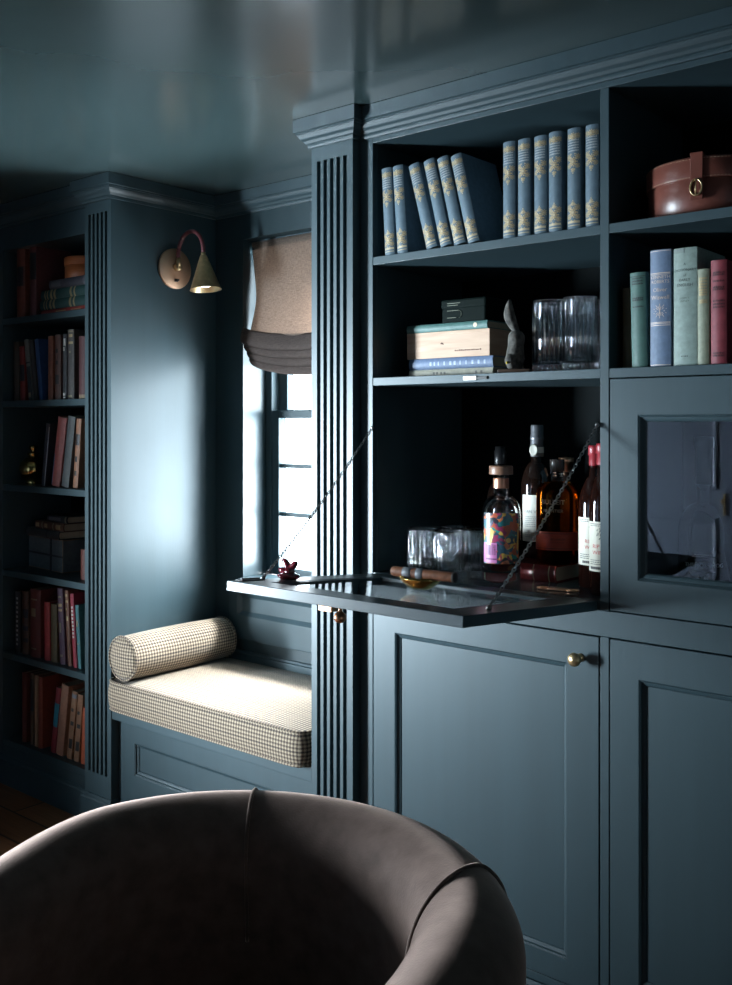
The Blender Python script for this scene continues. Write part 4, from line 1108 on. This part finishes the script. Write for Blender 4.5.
# shelf three
lbook(2, 41, 45, .232, (.028, .030, .042), 'thin blue black book leaning right beside the brass jar', bars([(.0, .95, mat('white_scuff', (.35, .35, .38), .6), .82, .98)]), 8.5)
lbook(2, 51, 60, .254, (.22, .048, .042), 'red book with a blue strip leaning right on the third bookcase shelf', bars([(0, .45, mat('blue_cloth_strip', (.035, .10, .19), .6), -1, -.55)]), 10.5)
lbook(2, 61.2, 68.8, .258, (.070, .078, .080), 'slate grey book leaning right on the third bookcase shelf', None, 10)
lbook(2, 72.8, 77.8, .248, (.29, .135, .075), 'tan book with black marks leaning right at the end of the third bookcase shelf', bars([(.62, .78, blk, -.6, .9), (.38, .46, blk, -.5, .5), (.18, .25, blk, -.5, .5)]), 5.5)
gl = thing('brass_jar', 'small round brass jar glinting in the dark on the third bookcase shelf', 'jar', (lx(33.5, .09), .09, LS[2]))
MB().lathe([(1e-6, 0), (.030, 0), (.032, .004), (.028, .010), (.046, .030), (.054, .056), (.048, .082), (.030, .098), (.020, .102), (.018, .110), (.024, .113), (1e-6, .113)], 40).build('jar_body', mat('jar_brass', (.55, .36, .13), .16, 1), gl)
MB().lathe([(.0235, .1135), (.024, .118), (.010, .122), (.008, .126), (.016, .136), (.016, .144), (1e-6, .150)], 28).build('jar_lid', mat('jar_brass', (.5, .3, .1), .2, 1), gl)
# shelf four
bx_ = thing('book_box', 'two tier grey cloth box with dark crossed ribbons on the fourth bookcase shelf', 'box', (lx(45, .10), .100, LS[3]), (0, 0, R(-5)))
gc = mat('grey_cloth_box', (.105, .125, .135), .7, noise=.15, nscale=60)
MB().box(-.140, .140, 0, .14, 0, .122).build('box_body', gc, bx_, bevel=.002)
b = MB().box(.040, .052, -.0012, .0, 0, .122).box(-.14, .14, -.0014, .0, .055, .0625)
b.build('ribbon', blk, bx_)
b = MB()
for z in (.0, .1195): b.box(-.1404, .1404, -.0009, .1404, z, z + .0025)
b.box(.1380, .1406, -.0010, .0, 0, .122).build('edge_binding', mat('tan_binding', (.26, .15, .085), .6), bx_)
book('dark charcoal book lying on the ribboned grey box', lx(26, .10), LS[3] + .1222, .031, .262, .13, (.040, .042, .044), .104, 0, -5, True, 'books lying flat on shelf four of the left bookcase', bars([(.62, .66, blk)]))
book('brown leather book with gilt bands lying second from the top over the grey box', lx(34, .10), LS[3] + .1535, .030, .225, .12, (.11, .048, .030), .108, 0, -5, True, 'books lying flat on shelf four of the left bookcase', bars([(.04, .16, GI, -.5, .5), (.24, .28, dgi), (.35, .45, GI, -.5, .5), (.62, .66, dgi), (.74, .9, GI, -.6, .6)]))
book('black book at the very top of the pile over the grey box', lx(45, .10), LS[3] + .1838, .026, .155, .11, (.020, .020, .022), .112, 0, -5, True, 'books lying flat on shelf four of the left bookcase', bars([(.1, .7, mat('grey_dots', (.10, .10, .12), .6), -.5, .5), (.9, .95, dgi)]))
lbook(3, 80.5, 86.5, .108, (.12, .032, .022), 'small rust red book standing by the right side of the fourth bookcase shelf', None, 0, .05)
# shelf five
rb = mat('white_dots', (.30, .30, .30), .6)
lbook(4, 15, 20.5, .232, (.014, .015, .016), 'black book with a pale dotted spine at the left of the fifth bookcase shelf', bars([(.12 + .075 * i, .155 + .075 * i, rb, -.1, .5) for i in range(11)]))
lbook(4, 22, 28.5, .238, (.070, .038, .026), 'brown book with three black bands on the fifth bookcase shelf', bars([(.20, .26, blk), (.38, .45, blk), (.58, .72, blk)]))
lbook(4, 30, 41, .254, (.11, .026, .023), 'thick dark red book with faint gilt on the fifth bookcase shelf', bars([(.84, .86, dgi, -.6, .6), (.60, .72, dgi, -.4, .4), (.12, .14, dgi, -.5, .5)]))
lbook(4, 44.3, 50.2, .214, (.33, .036, .038), 'bright red book standing in the middle of the fifth bookcase shelf', None, -.5)
lbook(4, 51, 57.5, .212, (.095, .068, .032), 'olive brown book right of the bright red one', None, -.5)
lbook(4, 60, 65.8, .272, (.085, .042, .078), 'purple book with gilt marks on the fifth bookcase shelf', bars([(.88, .90, dgi, -.6, .6), (.76, .80, GI, -.7, .7), (.70, .73, GI, -.7, .7), (.42, .55, dgi, -.3, .3), (.10, .13, dgi, -.4, .4)]), -4)
lbook(4, 68, 71.6, .270, (.19, .080, .050), 'light brown book with gilt bands leaning against the purple one', bars([(.92, .95, GI, -.7, .7), (.84, .87, GI, -.7, .7), (.74, .77, GI, -.4, .3), (.60, .66, GI, -.6, .6)]), -4.5)
lbook(4, 73.6, 77.2, .262, (.34, .030, .055), 'crimson book with white lettering leaning on the fifth bookcase shelf', bars([(.40 + .05 * i, .43 + .05 * i, wht, -.4, .6) for i in range(9)]), -5)
lbook(4, 78.2, 81.6, .225, (.050, .18, .20), 'teal book at the right end of the fifth bookcase shelf', bars([(.66, .76, dgi, -.3, .4), (.38, .40, GI, -.3, .3)]), -5)
# shelf six
lbook(5, 22, 26.5, .262, (.085, .018, .014), 'dark maroon book at the left of the bottom bookcase shelf', None)
lbook(5, 30.2, 33.6, .268, (.075, .050, .032), 'brown book with a black upper half on the bottom bookcase shelf', bars([(.48, .92, blk)]))
lbook(5, 34.6, 37.6, .264, (.30, .20, .125), 'narrow tan book on the bottom bookcase shelf', None)
lbook(5, 38.2, 42.6, .264, (.20, .045, .024), 'rust red book before the gap on the bottom bookcase shelf', None, 0, .03, .24)
lbook(5, 50.5, 55.2, .246, (.22, .022, .034), 'crimson book with a turquoise band leaning on the bottom bookcase shelf', bars([(.40, .76, mat('turquoise_band', (.018, .20, .28), .5))]), 9)
lbook(5, 55.8, 63.2, .262, (.34, .175, .115), 'plain pinkish tan book leaning on the bottom bookcase shelf', None, 8.5)
pat = [(.16, .30, blk, -.2, .9), (.50, .56, blk, -.2, .8), (.70, .75, blk, -.4, .5), (.90, .96, mat('grey_blue_patch', (.18, .20, .24), .6))]
lbook(5, 66.4, 71.6, .250, (.29, .150, .085), 'tan book with black blocks leaning next to the plain tan one', bars(pat), 8.5)
lbook(5, 73.4, 78.8, .244, (.27, .135, .075), 'tan book with black blocks leaning nearest the orange book', bars(pat[:3]), 6.5)
lbook(5, 80.6, 85, .20, (.48, .10, .040), 'orange red book at the right end of the bottom bookcase shelf', None, 4)

# ------------------------------------------------------------------ barrel chair
CX, CY = -1.026, -1.088
ch = thing('barrel_chair', 'round backed charcoal velvet barrel chair in front of the cabinet', 'armchair', (CX, CY, 0), (0, 0, R(7)))
def velvet():
    if 'velvet' in MATS: return MATS['velvet']
    m = mat('velvet', (.105, .077, .065), .8, noise=.22, nscale=30, bump=.15, bscale=260, sheen=1., spec=.15)
    return m
def ring(q):
    """plan position, outward normal of the back/arm centreline; q runs over the half circle and on along the straight arms"""
    Rm = .333; half = PI * Rm / 2; L = half + .30
    s = q * L
    if abs(s) <= half:
        a = PI / 2 - s / Rm
        k = 1.06 if s < 0 else 1.
        return Vector((Rm * math.cos(a) * k, Rm * math.sin(a), 0)), Vector((math.cos(a), math.sin(a), 0))
    e = abs(s) - half; sg = 1 if s > 0 else -1
    return Vector((sg * (Rm * (1.06 if s < 0 else 1.) + .012 * e), -e, 0)), Vector((sg, -.04, 0)).normalized()
def prof(q):
    """cross section (out, z), from outer foot over the rolled top to the inner foot"""
    a = abs(q); top = .734 - .075 * max(0, a - .50) ** 1.5 / .35
    r = .078
    p = [(.052, .085), (.060, .20), (.068, .36), (.074, .52), (.077, .60)]
    for k in range(0, 15):
        t = PI * k / 14
        p.append((r * math.cos(t) + .002, top - r + r * math.sin(t) * 1.0 ))
    p += [(-.070, top - r - .06), (-.062, top - r - .14), (-.056, .42), (-.054, .34)]
    return p
NQ = 72
v = []; f = []
qs = [-1 + 2 * i / NQ for i in range(NQ + 1)]
np_ = len(prof(0))
for q in qs:
    c, n = ring(q)
    for o_, z in prof(q): v.append(c + n * o_ + Vector((0, 0, z)))
for i in range(NQ):
    for k in range(np_ - 1): f.append((i * np_ + k, (i + 1) * np_ + k, (i + 1) * np_ + k + 1, i * np_ + k + 1))
    f.append((i * np_ + np_ - 1, (i + 1) * np_ + np_ - 1, (i + 1) * np_, i * np_))
# rounded arm ends
for e_i, sg in ((0, -1), (NQ, 1)):
    base = e_i * np_; prev = [base + k for k in range(np_)]
    cen = Vector((0, 0, 0))
    for k in prev: cen += v[k]
    cen /= np_
    for lay in range(1, 5):
        t = lay / 4; cur = []
        for k in range(np_):
            p = v[base + k]; s_ = math.cos(t * PI / 2 * .9)
            m_ = Vector((cen.x + (p.x - cen.x) * (.35 + .65 * s_), p.y - .055 * math.sin(t * PI / 2), cen.z + (p.z - cen.z) * (.75 + .25 * s_)))
            v.append(m_); cur.append(len(v) - 1)
        for k in range(np_):
            k2 = (k + 1) % np_
            f.append((prev[k], prev[k2], cur[k2], cur[k]))
        prev = cur
    f.append(tuple(prev))
MB().add(v, f, True).build('shell', velvet(), ch, sub=1)
def on_roll(q, t, off=.001):
    c, n = ring(q); a = abs(q); top = .734 - .075 * max(0, a - .50) ** 1.5 / .35; r = .078 + off
    if t <= 1:
        return c + n * (r * math.cos(PI * t) + .002) + Vector((0, 0, top - .078 + r * math.sin(PI * t)))
    e = t - 1
    return c + n * (-.074 - off + .018 * e) + Vector((0, 0, top - .078 - .22 * e))
Lq = PI * .333 / 2 + .30
def qa(deg): return (R(90) - R(deg - 7)) * .333 / Lq
q1, q2, q3 = qa(53), qa(15), qa(128)
pts = []
for i in range(51):
    t = -.12 + 1.40 * i / 50; e = max(0, (t - .30) / .98)
    pts.append(on_roll(q1 + (q2 - q1) * e ** 1.25, t))
MB().tube(pts, .0031, 8).build('piping', velvet(), ch)
pts = [on_roll(q3, t / 20) for t in range(-3, 34)]
MB().tube(pts, .0031, 8).build('piping', velvet(), ch)
b = MB()
n = 40
sv = []
for i in range(n):
    a = 2 * PI * i / n
    x, y = .235 * math.cos(a), .235 * math.sin(a)
    if y < 0: y *= 1.35; x = .235 * (1 if x > 0 else -1) * min(1, abs(math.cos(a)) ** .55)
    sv.append((x, y))
def ringz(s, z): return [(x * s, y * s, z) for x, y in sv]
rings = [ringz(.96, .300), ringz(1., .312), ringz(1.01, .36), ringz(1., .405), ringz(.95, .422), ringz(.7, .432), ringz(.3, .436)]
v = [p for r_ in rings for p in r_]; f = []
for j in range(len(rings) - 1):
    for i in range(n): f.append((j * n + i, j * n + (i + 1) % n, (j + 1) * n + (i + 1) % n, (j + 1) * n + i))
f += [tuple(reversed(range(n))), tuple((len(rings) - 1) * n + i for i in range(n))]
MB().add(v, f, True).build('seat_cushion', velvet(), ch)
v = [(x * 1.10, y * 1.04, z) for z in (.10, .298) for x, y in sv]
MB().add(v, [(i, (i + 1) % n, n + (i + 1) % n, n + i) for i in range(n)] + [tuple(reversed(range(n))), tuple(range(n, 2 * n))], True).build('seat_base', velvet(), ch)
for x, y in ((-.22, .20), (.22, .20), (-.24, -.26), (.24, -.26)):
    MB().lathe([(1e-6, 0), (.012, 0), (.014, .004), (.021, .101), (1e-6, .101)], 20, Matrix.Translation((x, y, 0))).build('leg', wood('dark_walnut', (.05, .026, .014), (.09, .05, .03)), ch)

# ------------------------------------------------------------------ daylight and camera
wd = bpy.data.worlds.new('overcast sky'); SC.world = wd; wd.use_nodes = True
bg = wd.node_tree.nodes['Background']; bg.inputs[0].default_value = (.86, .94, 1, 1); bg.inputs[1].default_value = 12.0
def daylight(name, loc, target, sx, sy, power, col=(.86, .94, 1.)):
    l = bpy.data.lights.new(name, 'AREA'); l.shape = 'RECTANGLE'; l.size = sx; l.size_y = sy; l.energy = power; l.color = col
    o = bpy.data.objects.new(name, l); COL.objects.link(o); o.location = loc
    o.rotation_euler = (Vector(target) - Vector(loc)).to_track_quat('-Z', 'Y').to_euler()
    return o
l = daylight('daylight_through_side_window', (XWL - WT - .08, -2.04, .98), (-2.44, 0, 1.20), .56, 1.05, 96, (.76, .90, 1))
l.data.spread = R(56)
daylight('daylight_through_alcove_window', (-1.78, .98, 1.28), (-2.72, .33, 1.05), .5, .75, 76, (.80, .92, 1))
l = daylight('door_fill_light', (XWL - WT - .10, -2.80, .98), (-2.2, -3.4, .95), .35, 1.0, 80, (.80, .90, 1))  # added lamp, brightens the door that the glass cabinet door mirrors
l.data.spread = R(66)
l = daylight('low_daylight_through_side_window', (XWL - WT - .06, -2.00, .98), (0, -1.46, .78), .56, 1.05, 72, (.88, .93, 1))
l.data.spread = R(48)
l = daylight('high_sky_through_alcove_window', (-1.98, .92, 2.05), (-1.96, .10, .50), .6, .5, 190, (.92, .97, 1))
l.data.spread = R(75)
daylight('ground_light_through_alcove_window', (-2.15, .95, .80), (-2.05, -1.0, 2.2), .7, .4, 70, (.86, .94, 1))
SC.view_settings.view_transform = 'Standard'; SC.view_settings.look = 'None'; SC.view_settings.gamma = 1
SC.view_settings.use_curve_mapping = False; SC.view_settings.exposure = 0
SC.cycles.use_denoising = True
SC.cycles.max_bounces = 14; SC.cycles.transmission_bounces = 14; SC.cycles.transparent_max_bounces = 16
SC.cycles.sample_clamp_indirect = 20; SC.cycles.blur_glossy = .5
cam = bpy.data.cameras.new('camera'); co = bpy.data.objects.new('camera', cam); COL.objects.link(co)
co.location = (0, -2.0, 1.365); co.rotation_euler = (R(90), 0, R(40.1))
cam.sensor_fit = 'HORIZONTAL'; cam.sensor_width = 36; cam.lens = 990 / 732 * 36; cam.shift_y = -67.5 / 732
cam.clip_start = .02
SC.camera = co
